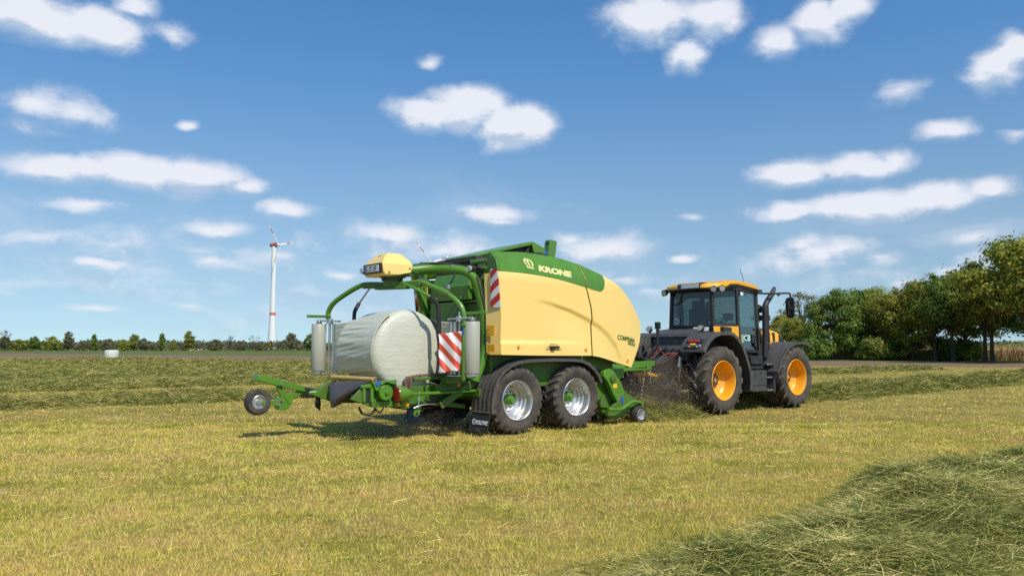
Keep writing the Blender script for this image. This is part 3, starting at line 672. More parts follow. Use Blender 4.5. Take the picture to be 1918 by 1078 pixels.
# ---- wrapper frame: gallows tubes, table
for sgn in (-1, 1):
    b = MB(); b.tube(smooth_path([(WX, sgn * .04, 2.86), (-1.55, sgn * .16, 2.925), (-1.2, sgn * .34, 2.965), (-1.0, sgn * .60, 2.945), (-.83, sgn * .83, 2.89), (-.70, sgn * .92, 2.74), (-.60, sgn * .93, 2.45), (-.53, sgn * .94, 2.15), (-.5, sgn * .95, 1.5), (-.7, sgn * .92, .95)], 6), .082, n=14)
    b.make('gallows_tube', M['green'], baler)
    b = MB(); b.bar((-.76, sgn * .86, 2.72), (-.50, sgn * .80, 2.2), .10, .04) if sgn > 0 else b.tube([(-.72, -1.0, 2.8), (-.58, -1.02, 2.35), (-.47, -1.04, 1.9)], .022); b.make('gallows_strut', M['green'] if sgn > 0 else M['grey'], baler)
b = MB(); b.tube(smooth_path([(-1.6, -.1, 3.0), (-1.15, -.32, 3.07), (-.75, -.75, 3.0), (-.5, -1.0, 2.95), (-.2, -.8, 3.0)], 5), .018); b.tube(smooth_path([(-1.45, -.1, 3.01), (-1.1, -.36, 3.06), (-.7, -.8, 2.97), (-.48, -.98, 2.8), (-.45, -1.0, 2.1)], 5), .016)
b.tube(smooth_path([(-1.28, -.32, 3.05), (-1.02, -.62, 3.02), (-.98, -.70, 2.92), (-1.03, -.70, 2.75), (-1.10, -.66, 2.64)], 5), .016); b.tube(smooth_path([(-.5, -.95, 2.9), (-.62, -1.0, 2.75), (-.55, -1.02, 2.4), (-.5, -1.05, 1.9)], 5), .014)
b.make('hydraulic_hose', M['hose'], baler)
b = MB(); b.box((-1.10, -.66, 2.62), (.05, .05, .08)); b.box((-1.0, -.66, 3.0), (.1, .04, .03)); b.make('hose_coupling', M['steel'], baler)
b = MB(); b.cyl((-.86, -.93, 2.94), (-.82, -.93, 2.94), .055, n=18); b.make('work_lamp', M['lens'], baler); b = MB(); b.cyl((-.82, -.93, 2.94), (-.74, -.93, 2.94), .06, n=18); b.make('lamp_housing', M['black'], baler)
# wrapping head
b = MB(); b.cyl((WX, 0, 2.62), (WX, 0, 2.80), .16, n=24); b.cyl((WX, 0, 2.78), (WX, 0, 2.86), .24, n=24); b.prism([(-2.15, 2.80), (-1.5, 2.82), (-1.2, 2.88), (-1.25, 2.97), (-2.1, 2.84)], -.20, .20)
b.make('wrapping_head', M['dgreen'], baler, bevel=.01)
b = MB()
for k in range(14):
    a = k * .45; b.cyl((WX + .17 * math.cos(a), .17 * math.sin(a), 2.72), (WX + .17 * math.cos(a), .17 * math.sin(a), 2.78), .02, n=8)
b.make('bolt_ring', M['grey'], baler)
b = MB(); b.box((-1.42, -.28, 2.76), (.18, .05, .05), (0, -.1, .2)); b.cyl((-1.3, -.34, 2.74), (-1.2, -.4, 2.75), .02); b.make('slip_valve', M['steel'], baler)
# hood on the head, with number plate
b = MB()
def ring(x0, x1, y0, y1, z): return [(x0, -y0, z), (x1, -y1, z), (x1, y1, z), (x0, y0, z)]
b.loft([ring(-2.20, -2.0, .34, .34, 2.79), ring(-2.23, -1.66, .34, .34, 2.86), ring(-2.245, -1.62, .335, .33, 2.99), ring(-2.18, -1.66, .27, .27, 3.08), ring(-2.07, -1.76, .17, .18, 3.18), ring(-2.03, -1.82, .14, .15, 3.20)])
hd = b.make('head_cover', M['cream'], baler, bevel=.02, ang=25)
b = MB(); b.box((-2.245, 0, 2.915), (.03, .62, .17)); ph = b.make('plate_holder', M['black'], hd, bevel=.004)
b = MB(); b.box((-2.262, .02, 2.915), (.008, .50, .115)); b.make('number_plate', M['white'], hd)
b = MB(); b.box((-2.267, .245, 2.915), (.004, .045, .112)); b.make('plate_band', M['blue'], hd)
text_mesh('EL CF 159', .125, lambda u, v, w: (-2.268 - w, .215 - u, 2.872 + v), 'plate_lettering', M['blacktext'], hd, sx=.70, bold=.0012, extrude=.0006)
crown_logo(lambda u, v, w: (-2.185 + (v) * .75 - w - .012, .06 - u, 3.03 + v), .13, 'cover_emblem', M['greentext'], hd)
b = MB(); b.cyl((-2.25, .335, 2.90), (-2.29, .335, 2.90), .05, n=18); b.make('position_lamp', M['lens'], hd)
b = MB()
for p in ((-2.12, -.345, 2.84), (-1.70, -.338, 2.93)): b.cyl(p, (p[0], p[1] - .012, p[2]), .014, n=8)
b.make('cover_screw', M['grey'], hd)

# ---- rotating arms
b = MB(); b.bar((-2.10, .56, 2.655), (-1.60, -.56, 2.655), .12, .10); b.bar((-1.98, .3, 2.60), (-1.72, -.3, 2.60), .18, .05); b.make('arm_beam', M['dgreen'], baler, bevel=.01)
LA = [(-1.95, .22, 2.67), (-2.06, .48, 2.68), (-2.14, .66, 2.655), (-2.28, .98, 2.50), (-2.38, 1.20, 2.35), (-2.42, 1.30, 2.20), (-2.42, 1.30, 2.07)]
b = MB(); b.tube(smooth_path(LA, 6), .046, n=12); b.make('wrapping_arm', M['green'], baler)
RA = [(-1.70, -.35, 2.67), (-1.60, -.57, 2.675), (-1.52, -.76, 2.60), (-1.39, -1.05, 2.46), (-1.29, -1.26, 2.28), (-1.26, -1.34, 2.12), (-1.25, -1.36, 1.97)]
b = MB(); b.tube(smooth_path(RA, 6), .046, n=12); b.tube([(-1.46, -.90, 2.54), (-1.38, -1.08, 2.45)], .056, n=12); b.make('wrapping_arm', M['green'], baler)
b = MB(); b.tube([(-1.97, -.55, 2.64), (-1.90, -.8, 2.55), (-1.71, -1.0, 2.40)], .026)
b.make('guard_rod', M['green'], baler)
b = MB(); b.tube(smooth_path([(-1.72, -1.0, 2.40), (-1.64, -1.0, 2.34), (-1.57, -1.0, 2.26), (-1.54, -1.0, 2.12), (-1.53, -1.0, 1.78)], 4), .042, n=12); b.tube([(-1.53, -1.0, 1.8), (-1.53, -1.02, 1.1)], .03); b.make('guard_bar', M['black'], baler)
b = MB(); b.tube([(-1.74, .98, 2.66), (-1.97, 1.0, 2.34)], .016); b.make('guard_rod', M['grey'], baler)
b = MB(); b.tube(smooth_path([(-1.95, 1.0, 2.37), (-2.02, 1.0, 2.25), (-2.05, 1.0, 2.12), (-2.05, 1.0, 1.5)], 4), .036); b.make('guard_bar', M['black'], baler)
for sgn in (1, -1):
    def T(x, y): return (WX + sgn * (x - WX), sgn * y)
    b = MB(); p = T(-2.40, 1.28); b.tube([(*p, 2.15), (*p, 1.06)], .022); b.cyl((*p, 1.98), (*p, 2.07), .06, n=14)
    for q in ((-2.36, 1.20), (-2.33, 1.14)): b.cyl((*T(*q), 1.10), (*T(*q), 1.985), .032, n=14)
    b.bar((*T(-2.52, 1.50), 2.045), (*T(-2.30, 1.10), 2.025), .1, .03); b.bar((*T(-2.52, 1.50), 1.065), (*T(-2.30, 1.10), 1.075), .09, .02)
    b.cyl((*T(-2.52, 1.47), 2.0), (*T(-2.52, 1.47), 2.04), .05, n=14); b.cyl((*T(-2.52, 1.47), 1.07), (*T(-2.52, 1.47), 1.11), .12, n=18)
    s_ = b.make('film_stretcher', M['steel'], baler, bevel=.003)
    b = MB(); b.bar((*T(-2.64, 1.70), 2.13), (*T(-2.42, 1.25), 2.115), .07, .05); b.make('satellite_bracket', M['green'], baler, bevel=.006)
b = MB(); b.bar((-1.31, -1.42, 2.0), (-1.32, -1.42, 1.0), .05); b.box((-1.31, -1.42, 1.93), (.10, .1, .05)); b.make('cloth_post', M['green'], baler, bevel=.005)
b = MB(); b.box((-1.338, -1.43, 1.86), (.008, .04, .2)); b.make('post_decal', M['blue'], baler)
# warning cloth
b = MB(); nu, nv = 24, 24; vs = []
for j in range(nv + 1):
    for i in range(nu + 1):
        u, v = i / nu, j / nv; x = -1.565 + .235 * u; z = 1.11 + .66 * v + .05 * u * v + .06 * u * (1 - v)
        vs.append((x, -1.03 - .36 * u - .028 * math.sin(u * 11 + v * 3) - .02 * math.sin(v * 9 + u * 4), z))
b.add(vs, [(j * (nu + 1) + i, j * (nu + 1) + i + 1, (j + 1) * (nu + 1) + i + 1, (j + 1) * (nu + 1) + i) for j in range(nv) for i in range(nu)])
cl = b.make('warning_cloth', M['stripe_cloth'], baler); sm = cl.modifiers.new('thick', 'SOLIDIFY'); sm.thickness = .004

# ---- wrapping table
b = MB()
for y in (-.66, .66): b.prism([(-3.0, .72), (-2.75, .95), (-2.2, 1.0), (-2.15, .9), (-.8, .9), (-.6, .7), (-2.1, .55), (-2.6, .58)], y - .03, y + .03)
b.box((-1.0, -.75, .84), (.9, .1, .16)); b.box((-1.0, .75, .84), (.9, .1, .16)); b.box((-1.3, -.72, 1.02), (1.1, .06, .05)); b.box((-1.0, 0, .72), (.1, 1.5, .12)); b.box((-2.0, 0, .62), (.1, 1.4, .1))
b.box((-1.15, -.9, .98), (.4, .2, .10)); b.box((-1.05, -.98, 1.03), (.5, .22, .03)); b.bar((-.75, -.85, .9), (-1.3, -.75, .62), .06)
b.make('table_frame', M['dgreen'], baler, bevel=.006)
b = MB(); b.cyl((-2.64, .66, 1.025), (-2.60, -.74, 1.025), .042, n=18); b.make('table_roller', M['roller'], baler)
b = MB(); b.cyl((-2.60, -.742, 1.025), (-2.60, -.76, 1.025), .03, n=14); b.cyl((-1.2, .66, 1.0), (-1.2, -.66, 1.0), .05, n=16); b.make('table_shaft', M['brownsteel'], baler)
b = MB()
for k in range(5): b.prism([(-2.55, .74), (-2.2, .66), (-1.5, .66), (-1.2, .80), (-1.2, .76), (-1.5, .62), (-2.2, .62), (-2.55, .70)], -.55 + k * .24, -.42 + k * .24)
b.make('table_belt', M['belt'], baler)
b = MB(); b.cyl((-2.44, -.66, .815), (-2.44, -.84, .815), .125, n=32); b.cyl((-2.44, -.84, .815), (-2.44, -.87, .815), .032, n=14); b.prism([(-2.66, .98), (-2.55, 1.0), (-2.2, 1.02), (-2.18, .93), (-2.3, .95), (-2.42, .98), (-2.52, .93), (-2.58, .84), (-2.62, .86)], -.80, -.70); b.box((-2.78, -.70, .80), (.05, .05, .26)); b.box((-2.66, -.74, .78), (.05, .06, .22)); b.box((-2.72, -.71, .92), (.24, .05, .05))
b.make('chain_drive', M['green'], baler, bevel=.006)
b = MB(); b.box((-2.72, -.68, .78), (.14, .05, .22)); b.cyl((-2.46, -.64, .80), (-2.46, -.66, .80), .17, n=24); b.make('chain_case', M['black'], baler)
b = MB(); b.box((-2.575, -.81, .965), (.09, .006, .07), (0, -.5, 0)); b.make('blue_decal', M['blue'], baler)
b = MB(); b.box((-2.20, -.80, .965), (.08, .05, .09)); b.box((-1.62, -.80, .97), (.05, .04, .05)); b.make('marker_lamp', M['lens'], baler, bevel=.006)
b = MB(); b.cyl((-2.27, -.86, .785), (-2.255, -.86, .785), .115, .12, n=28); b.make('rear_reflector', M['redlens'], baler)
b = MB(); b.tube([(-2.255, -.87, .785), (-2.12, -.87, .785), (-2.02, -.87, .78), (-1.94, -.87, .775), (-1.5, -.87, .775), (-.54, -.87, .785)], [.118, .118, .07, .03, .027, .027], n=18); b.cyl((-.54, -.87, .785), (-.52, -.87, .785), .05); b.make('side_rail', M['green'], baler)
b = MB(); b.box((-2.21, -.80, .615), (.10, .02, .08)); b.box((-2.06, -.80, .61), (.16, .02, .14)); b.box((-2.3, -.7, .62), (.5, .06, .09)); b.make('lamp_bracket', M['green'], baler, bevel=.004)
b = MB(); b.cyl((-2.04, -.812, .61), (-2.04, -.83, .61), .038, n=16); b.prism([(-2.23, .585), (-2.15, .585), (-2.19, .655)], -.81, -.82); b.make('amber_reflector', M['amber'], baler)
b = MB(); b.prism([(-1.70, .78), (-1.65, .76), (-1.645, .62), (-1.69, .50), (-1.72, .41), (-1.78, .375), (-1.835, .41), (-1.82, .48), (-1.77, .58), (-1.755, .72)], -.72, -.68); b.make('lock_lever', M['green'], baler, bevel=.006)
b = MB(); b.cyl((-1.775, -.725, .43), (-1.775, -.675, .43), .03, n=14); b.make('lever_eye', M['black'], baler)
b = MB(); b.tube(smooth_path([(-1.80, -.74, .55), (-1.68, -.76, .58), (-1.55, -.74, .585), (-1.3, -.72, .58), (-1.1, -.7, .62), (-1.0, -.7, .75)], 4), .016); b.tube([(-1.85, -.74, .53), (-1.72, -.77, .575), (-1.60, -.77, .585)], .012); b.tube([(-1.55, -.78, .95), (-1.15, -.76, .86)], .014); b.tube([(-1.75, -.72, .52), (-1.72, -.70, .78)], .02); b.make('linkage_rod', M['steel'], baler)
b = MB(); b.tube(smooth_path([(-2.75, -.5, .58), (-2.72, -.55, .48), (-2.6, -.6, .46), (-2.5, -.62, .55)], 5), .02); b.tube(smooth_path([(-2.5, -.55, .56), (-2.42, -.6, .48), (-2.36, -.62, .56)], 5), .012); b.tube(smooth_path([(-2.6, -.5, .70), (-2.2, -.6, .56), (-1.6, -.6, .5), (-1.0, -.62, .6)], 5), .016)
for k in range(4): b.tube(smooth_path([(-1.6, -.70 + .02 * k, .66 + .05 * k), (-1.2, -.72, .55 + .06 * k), (-.9, -.66, .7 + .05 * k), (-.62, -.7, .95)], 4), .013)
b.make('table_hose', M['hose'], baler)
b = MB(); b.prism([(-2.02, .98), (-1.95, 1.06), (-1.72, 1.09), (-1.70, 1.02), (-1.88, 1.0), (-1.93, .80), (-2.0, .82)], -.70, -.62); b.bar((-1.90, -.72, 1.0), (-1.94, -.72, .80), .05, .03); b.bar((-1.72, -.70, 1.07), (-1.05, -.72, 1.10), .04); b.make('bale_fork', M['brownsteel'], baler, bevel=.006)
b = MB(); b.prism([(-1.02, .86), (-.93, .86), (-.975, .96)], -.81, -.82); b.make('triangle_decal', M['amber'], baler)
# black rubber flap over the table end
b = MB(); vs = []; nu, nv = 22, 14
for j in range(nv + 1):
    v = j / nv
    for i in range(nu + 1):
        u = i / nu; ty = .70 - 1.40 * u; tz = 1.0 - .08 * (1 - u) ** 3
        by = .30 - .25 * u - .08 * math.sin(u * 3.14); bz = .60 - .06 * math.sin(u * math.pi)
        y = ty + (by - ty) * v; z = tz + (bz - tz) * v
        x = -2.70 - .30 * math.sin(min(1, v * 1.25) * 1.5) * (.5 + .5 * math.sin(u * 3.14)) + .06 * v
        vs.append((x, y, z))
b.add(vs, [(j * (nu + 1) + i, j * (nu + 1) + i + 1, (j + 1) * (nu + 1) + i + 1, (j + 1) * (nu + 1) + i) for j in range(nv) for i in range(nu)])
fl = b.make('rubber_flap', M['fender'], baler); sm = fl.modifiers.new('thick', 'SOLIDIFY'); sm.thickness = .012
# bale turner on the left: beam, quadrant, castor wheel
b = MB(); b.prism([(-3.90, 1.0), (-3.86, 1.085), (-3.80, 1.08), (-3.02, .865), (-3.0, .77), (-3.3, .83), (-3.85, .985)], .92, 1.16); b.make('turner_beam', M['green'], baler, bevel=.008)
b = MB(); b.prism([(-3.53, .93), (-3.47, .95), (-3.44, .90), (-3.42, .83), (-3.33, .74), (-3.24, .76), (-3.1, .80), (-2.75, .83), (-2.75, .76), (-3.05, .74), (-3.22, .67), (-3.26, .56), (-3.32, .53), (-3.42, .66), (-3.50, .80)], .96, 1.02); b.prism([(-3.52, .70), (-3.44, .70), (-3.30, .52), (-3.36, .47), (-3.50, .48), (-3.56, .56), (-3.83, .585), (-3.83, .655), (-3.53, .655)], .93, 1.04); qd = b.make('turner_bracket', M['green'], baler, bevel=.006)
b = MB()
for k in range(6): b.cyl((-3.40 + k * .022, .962, .71 - k * .032), (-3.40 + k * .022, .955, .71 - k * .032), .008, n=8)
b.make('bracket_hole', M['black'], qd)
b = MB()
for x, z in ((-3.47, .92), (-3.46, .645), (-3.50, .60), (-3.51, .57), (-2.90, .745)): b.cyl((x, .93, z), (x, .90, z), .022, n=10)
b.make('bracket_bolt', M['steel'], baler)
b = MB(); b.prism([(-3.06, .87), (-2.78, .80), (-2.78, .67), (-2.98, .66), (-3.02, .76)], .91, 1.2); b.make('rubber_sleeve', M['black'], baler, bevel=.02)
b = MB(); b.tube([(-3.0, .98, .75), (-2.6, .8, .75), (-2.3, .7, .72)], .05); b.make('turner_pivot', M['green'], baler)
b = MB(); b.prism([(-2.80, .69), (-2.83, .60), (-2.82, .50), (-2.73, .43), (-2.72, .52), (-2.73, .69)], .93, .95); b.make('rubber_tongue', M['black'], baler)
b = MB(); b.lathe([(.118, -.07), (.108, -.075), (.10, -.04), (.05, -.03), (0, -.03), (0, .02), (.09, .03), (.115, .07), (.122, .04)], n=32, closed=True); cw = b.make('castor_wheel', M['rims'], baler, loc=(-3.845, 1.0, .63))
b = MB(); b.lathe([(.115, -.07), (.15, -.088), (.19, -.082), (.215, -.055), (.222, 0), (.215, .055), (.19, .082), (.15, .088), (.115, .07)], n=44); b.make('tyre', M['tyre'], cw)
b = MB(); b.cyl((0, -.03, 0), (0, -.10, 0), .035, n=12); b.box((0, -.09, 0), (.06, .03, .06)); b.make('hub', M['steel'], cw)
# small parts inside the rear: rollers and levers that fill the dark space
b = MB(); rg = random.Random(5)
for k in range(26):
    x = rg.uniform(-2.3, -.7); z = rg.uniform(.55, .95); y = rg.uniform(-.6, .4); a = rg.uniform(-1, 1)
    b.bar((x, y, z), (x + .35 * math.cos(a), y + rg.uniform(-.1, .1), z + .22 * math.sin(a)), rg.uniform(.02, .06), rg.uniform(.03, .08))
b.make('table_linkage', M['dgreen'], baler, bevel=.004)

# ---- the bale on the table, with the film running to it
bale = thing('wrapped_bale', 'round bale on the wrapping table half wrapped in pale grey green film', 'bale', l2w(WX, 0, .76), HEAD)
BC = .72
b = MB(); b.lathe([(0, -.665), (.25, -.66), (.5, -.645), (.62, -.625), (.685, -.585), (.71, -.52), (.716, -.4), (.712, 0), (.70, .4), (.69, .52), (.66, .6), (.5, .64), (0, .66)], (0, 0, BC), n=96)
b.make('bale_body', M['wrap'], bale)
def web(sgn):
    m = MB(); nu, nv = 40, 48; vs = []; rg = random.Random(2)
    for i in range(nu + 1):
        u = i / nu
        for j in range(nv + 1):
            v = j / nv
            A = Vector((-2.37 - WX, 1.16, 1.12 + .85 * v - .76))
            th = R(207 - 86 * v); r = .722
            Bp = Vector((r * math.cos(th), -.60, BC + r * math.sin(th)))
            e = u; p = A.lerp(Bp, e)
            # neck in a little and keep clear of the cylinder
            rr = math.hypot(p.x, p.z - BC)
            if p.y < .66 and rr < .735: p.x *= .735 / rr; p.z = BC + (p.z - BC) * .735 / rr
            k = .008 * math.sin(math.pi * u); w_ = v + .25 * u * (v - .5); p.x += k * math.sin(w_ * 34 + u * 4 + 2 * math.sin(v * 9)) + k * .5 * math.sin(w_ * 67 - u * 6)
            vs.append((sgn * p.x, sgn * p.y, p.z))
    m.add(vs, [(i * (nv + 1) + j, (i + 1) * (nv + 1) + j, (i + 1) * (nv + 1) + j + 1, i * (nv + 1) + j + 1) for i in range(nu) for j in range(nv)])
    o = m.make('stretched_film', M['wrap'], bale); s = o.modifiers.new('thick', 'SOLIDIFY'); s.thickness = .003
web(1); web(-1)
# ---- film rolls in the two arms
for sgn, lab in ((1, 'film roll on the left wrapping arm, feeding film to the bale from behind'), (-1, 'film roll on the right wrapping arm beside the red and white cloth')):
    x, y = WX + sgn * (-2.52 - WX), sgn * 1.47
    fr = thing('film_roll', lab, 'film roll', l2w(x, y, 1.115), HEAD, 'rolls of wrapping film')
    b = MB(); b.lathe([(.05, 0), (.130, 0), (.134, .006), (.134, .86), (.130, .866), (.05, .866)], ax='z', n=40); b.make('film', M['filmroll'], fr)
    b = MB(); b.lathe([(.045, -.01), (.052, -.01), (.052, .885), (.045, .885)], ax='z', n=20, closed=True); b.make('core', M['black'], fr)

# ================================================================ TRACTOR
TX = 6.25
tractor = thing('tractor', 'orange yellow and black tractor with four equal large wheels pulling the baler', 'tractor', l2w(TX, 0), HEAD)
def tm(b, name, m, parent=None, bevel=0., ang=38):
    return b.make(name, m, parent or tractor, bevel=bevel, ang=ang, loc=None if parent else (-TX, 0, 0))
YEL = M['jcb']
# wheels
rimp = [(.462, -.235), (.452, -.25), (.435, -.24), (.42, -.20), (.41, -.10), (.395, .00), (.36, .03), (.33, .06), (.22, .09), (.20, .09), (.0, .09), (.0, .12), (.34, .10), (.42, .02), (.44, -.19)]
tp = wheel_proto(.80, .54, .445, 18, .075, .070, .42, rimp, M['rimy'], M['grey'], [(.175, .09, .05), (.17, .05, .03), (.10, .03, .01)], 10, .145, .04)
b = MB(); b.cyl((0, .012, 0), (0, -.01, 0), .035, n=14); hc = b.make('hub_cap', M['rimy'], tp['o'][0]); tp['o'][1].append(hc)
for x in (6.25, 9.42): add_wheel(tractor, x - TX, -1.02, .785, tp)
for x in (6.25, 9.42): add_wheel(tractor, x - TX, 1.02, .785, tp, math.pi)
# chassis
b = MB(); b.prism([(5.75, .62), (5.75, 1.25), (6.6, 1.35), (8.6, 1.3), (10.3, 1.25), (10.5, .95), (10.2, .72), (8.4, .55), (6.6, .55)], -.36, .36); b.box((6.25, 0, .785), (.36, 1.5, .34)); b.box((9.42, 0, .785), (.3, 1.5, .26)); b.box((7.9, 0, .85), (1.2, 1.5, .5)); b.box((7.0, 0, 1.0), (.6, 1.2, .5))
tm(b, 'chassis', M['grey'], bevel=.02)
# rear fenders
RF = [(5.40, 1.44), (5.42, 1.53), (5.60, 1.72), (5.80, 1.845), (6.05, 1.905), (6.42, 1.915), (6.58, 1.88), (6.74, 1.79), (6.92, 1.63), (7.06, 1.42), (7.18, 1.18), (7.26, .98), (7.29, .75), (7.27, .52)]
for sgn in (-1, 1):
    b = MB(); b.shell(RF, sgn * 1.33, sgn * .66, .035); b.shell([(x, z) for x, z in RF], sgn * 1.345, sgn * 1.315, .085)
    b.prism([(5.42, 1.44), (5.44, 1.52), (5.62, 1.70), (5.86, 1.83), (6.1, 1.88), (6.4, 1.88), (6.6, 1.84), (6.9, 1.6), (7.2, 1.1), (7.24, .55), (6.9, .55), (6.5, 1.1), (6.0, 1.2), (5.7, 1.2)], sgn * .68, sgn * .62)
    b.prism([(5.395, 1.44), (5.415, 1.53), (5.60, 1.715), (5.66, 1.70), (5.48, 1.50), (5.46, 1.43)], sgn * 1.33, sgn * .68)
    f = tm(b, 'rear_fender', M['fender'], bevel=.008, ang=50)
    def fr_box(name, m, y, t, w, h, out):               # a small thing on the sloping rear face of the fender (t: 0 foot, 1 top)
        p = Vector((5.415, 1.53)).lerp(Vector((5.60, 1.715)), t); bb = MB(); bb.box((p.x - out, sgn * y, p.y + out), (.022, w, h), (0, R(44), 0)); return tm(bb, name, m, f, bevel=.004)
    fr_box('lamp_recess', M['black'], .99, .80, .46, .10, .008); fr_box('tail_lamp', M['redlens'], .96, .80, .30, .065, .016)
    fr_box('yellow_decal', M['yellowdecal'], .97, .42, .14, .05, .008); fr_box('switch_strip', M['black'], .98, .10, .40, .06, .006)
    for y in (.85, .93, 1.0): fr_box('button', M['amber'] if y == .93 else M['grey'], y, .10, .035, .035, .014)
    for y in (1.13, 1.20): fr_box('button', M['white'], y, .12 + (y - 1.13) * 1.5, .03, .03, .012)
    b = MB(); b.lathe([(0, -.055), (.06, -.05), (.075, -.03), (.075, .03), (.05, .06), (0, .06)], (6.08, sgn * .78, 2.0), 'x', 22); b.bar((6.1, sgn * .78, 1.90), (6.1, sgn * .78, 1.96), .04); wl = tm(b, 'fender_lamp', M['grey'])
    b = MB(); b.cyl((6.020, sgn * .78, 2.0), (6.012, sgn * .78, 2.0), .062, n=22); tm(b, 'lamp_glass', M['lens'], wl)
# number plate above the fender
b = MB(); b.box((6.44, -.50, 1.985), (.012, .44, .10), (0, R(20), 0)); np_ = tm(b, 'number_plate', M['white'])
text_mesh('EL 35 07', .10, lambda u, v, w: (6.424 + .36 * v - w, -.30 - u, 1.951 + v), 'plate_lettering', M['blacktext'], np_, bold=.002, sx=.95)
# rear box and cover
b = MB(); b.prism([(5.95, 1.30), (5.93, 1.78), (5.97, 1.86), (6.35, 1.99), (6.72, 2.02), (6.72, 1.3)], -.58, .58); tm(b, 'rear_cover', M['black'], bevel=.02)
b = MB(); b.prism([(5.92, 1.80), (5.96, 1.87), (6.3, 1.985), (6.34, 1.965), (5.99, 1.845), (5.95, 1.79)], -.60, .60); tm(b, 'cover_lid', M['fender'], bevel=.006)
# front fenders
FF = [(8.47, .95), (8.55, 1.05), (8.64, 1.22), (8.76, 1.36), (8.92, 1.50), (9.12, 1.61), (9.36, 1.675), (9.62, 1.695), (9.86, 1.68), (10.07, 1.62)]
for sgn in (-1, 1):
    b = MB(); b.shell(FF, sgn * 1.28, sgn * .62, .03); b.shell(FF, sgn * 1.295, sgn * 1.265, .06); b.bar((9.42, sgn * .66, 1.62), (9.42, sgn * .5, 1.0), .08)
    tm(b, 'front_fender', M['fender'], ang=50)
# side box with steps
for sgn in (-1, 1):
    b = MB(); b.box((7.93, sgn * .93, .725), (.64, .40, .52)); bx = tm(b, 'tool_box', M['grey'], bevel=.02)
    b = MB(); b.box((7.93, sgn * 1.133, .63), (.60, .012, .01)); b.box((7.70, sgn * 1.134, .86), (.02, .012, .10)); b.box((7.98, sgn * 1.135, .93), (.10, .012, .03)); b.box((7.94, sgn * 1.135, .74), (.03, .01, .02)); tm(b, 'box_latch', M['black'], bx)
    b = MB(); b.box((7.83, sgn * .98, 1.24), (.52, .30, .20)); b.box((7.85, sgn * .92, 1.07), (.7, .3, .10)); tm(b, 'step_housing', M['black'], bevel=.012)
    b = MB()
    for z in (.49, .81, 1.13): b.box((8.40, sgn * 1.0, z), (.28, .26, .035))
    st = tm(b, 'step', M['steel'], bevel=.004)
    b = MB(); b.box((8.56, sgn * 1.0, .80), (.06, .30, .72)); b.box((8.26, sgn * .96, .72), (.03, .3, .52)); b.box((8.4, sgn * .84, .8), (.3, .03, .7)); tm(b, 'step_frame', M['grey'], bevel=.008)
# bonnet
b = MB()
def bring(x, w, zt, zb, wb): return [(x, -wb, zb), (x, -w, zb + (zt - zb) * .55), (x, -w * .86, zt - .05), (x, -w * .5, zt), (x, w * .5, zt), (x, w * .86, zt - .05), (x, w, zb + (zt - zb) * .55), (x, wb, zb)]
b.loft([bring(8.55, .44, 2.10, 1.36, .46), bring(9.1, .45, 2.10, 1.55, .46), bring(9.6, .45, 2.07, 1.62, .46), bring(9.95, .44, 2.01, 1.62, .45), bring(10.25, .42, 1.90, 1.60, .43), bring(10.48, .38, 1.76, 1.55, .38), bring(10.56, .33, 1.66, 1.5, .33)])
bn = tm(b, 'bonnet', YEL, bevel=.015, ang=50)
b = MB(); b.prism([(8.55, 1.3), (9.1, 1.55), (9.6, 1.62), (10.3, 1.6), (10.54, 1.5), (10.5, .95), (8.55, .95)], -.43, .43); tm(b, 'engine_side', M['black'], bevel=.02)
for sgn in (-1, 1):
    b = MB()
    for x0, z0, z1 in ((9.25, 1.62, 1.97), (9.42, 1.66, 1.95), (9.66, 1.70, 1.94)): b.prism([(x0, z0), (x0 + .09, z0 + .01), (x0 + .08, z1), (x0 - .01, z1)], sgn * .468, sgn * .43)
    b.prism([(9.95, 1.66), (10.3, 1.64), (10.18, 1.79), (9.98, 1.88)], sgn * .46, sgn * .40); tm(b, 'bonnet_vent', M['black'], bn)
text_mesh('3', .13, lambda u, v, w: (9.03 + u, -.475 - w, 1.83 + v), 'bonnet_lettering', M['blacktext'], bn, bold=.004).location = (0, 0, 0)
b = MB(); b.box((9.15, -.42, 2.32), (.28, .42, .14)); b.bar((9.1, -.3, 2.05), (9.12, -.34, 2.28), .05); tm(b, 'rotary_screen_box', M['black'], bevel=.02)
b = MB(); b.box((9.0, -.50, 2.52), (.10, .30, .14)); b.bar((8.95, -.50, 2.45), (8.9, -.55, 2.2), .03); hl = tm(b, 'upper_headlamp', M['grey'], bevel=.015)
b = MB(); b.box((9.055, -.5, 2.52), (.01, .26, .11)); tm(b, 'lamp_glass', M['lens'], hl)
# cab
ZS, ZT = 2.08, 3.0
PL = {'C': (6.74, .63), 'B': (7.44, .87), 'A': (8.34, .84), 'F': (8.46, .70)}
b = MB()
def post(a, z0, z1, w, sg, lean=0.): b.bar((PL[a][0], sg * PL[a][1], z0), (PL[a][0] + lean, sg * (PL[a][1] - .03), z1), w, w)
for sg in (-1, 1):
    post('C', 1.9, 3.02, .085, sg, .04); post('B', 1.5, 3.06, .075, sg); post('A', 1.30, 3.02, .085, sg, -.03)
    b.bar((6.74, sg * .63, 2.07), (7.44, sg * .87, 2.085), .05, .06); b.bar((6.78, sg * .61, 2.97), (7.44, sg * .85, 3.0), .07, .09); b.bar((7.44, sg * .86, 2.99), (8.32, sg * .82, 2.94), .06, .10); b.bar((7.44, sg * .87, 1.47), (8.34, sg * .84, 1.43), .06, .06)
b.bar((6.74, -.63, 2.06), (6.74, .63, 2.06), .06, .07); b.bar((6.78, -.6, 2.97), (6.78, .6, 2.97), .06, .14); b.bar((8.33, -.8, 2.95), (8.33, .8, 2.95), .06, .08); b.bar((8.36, -.8, 2.02), (8.36, .8, 2.02), .06, .1)
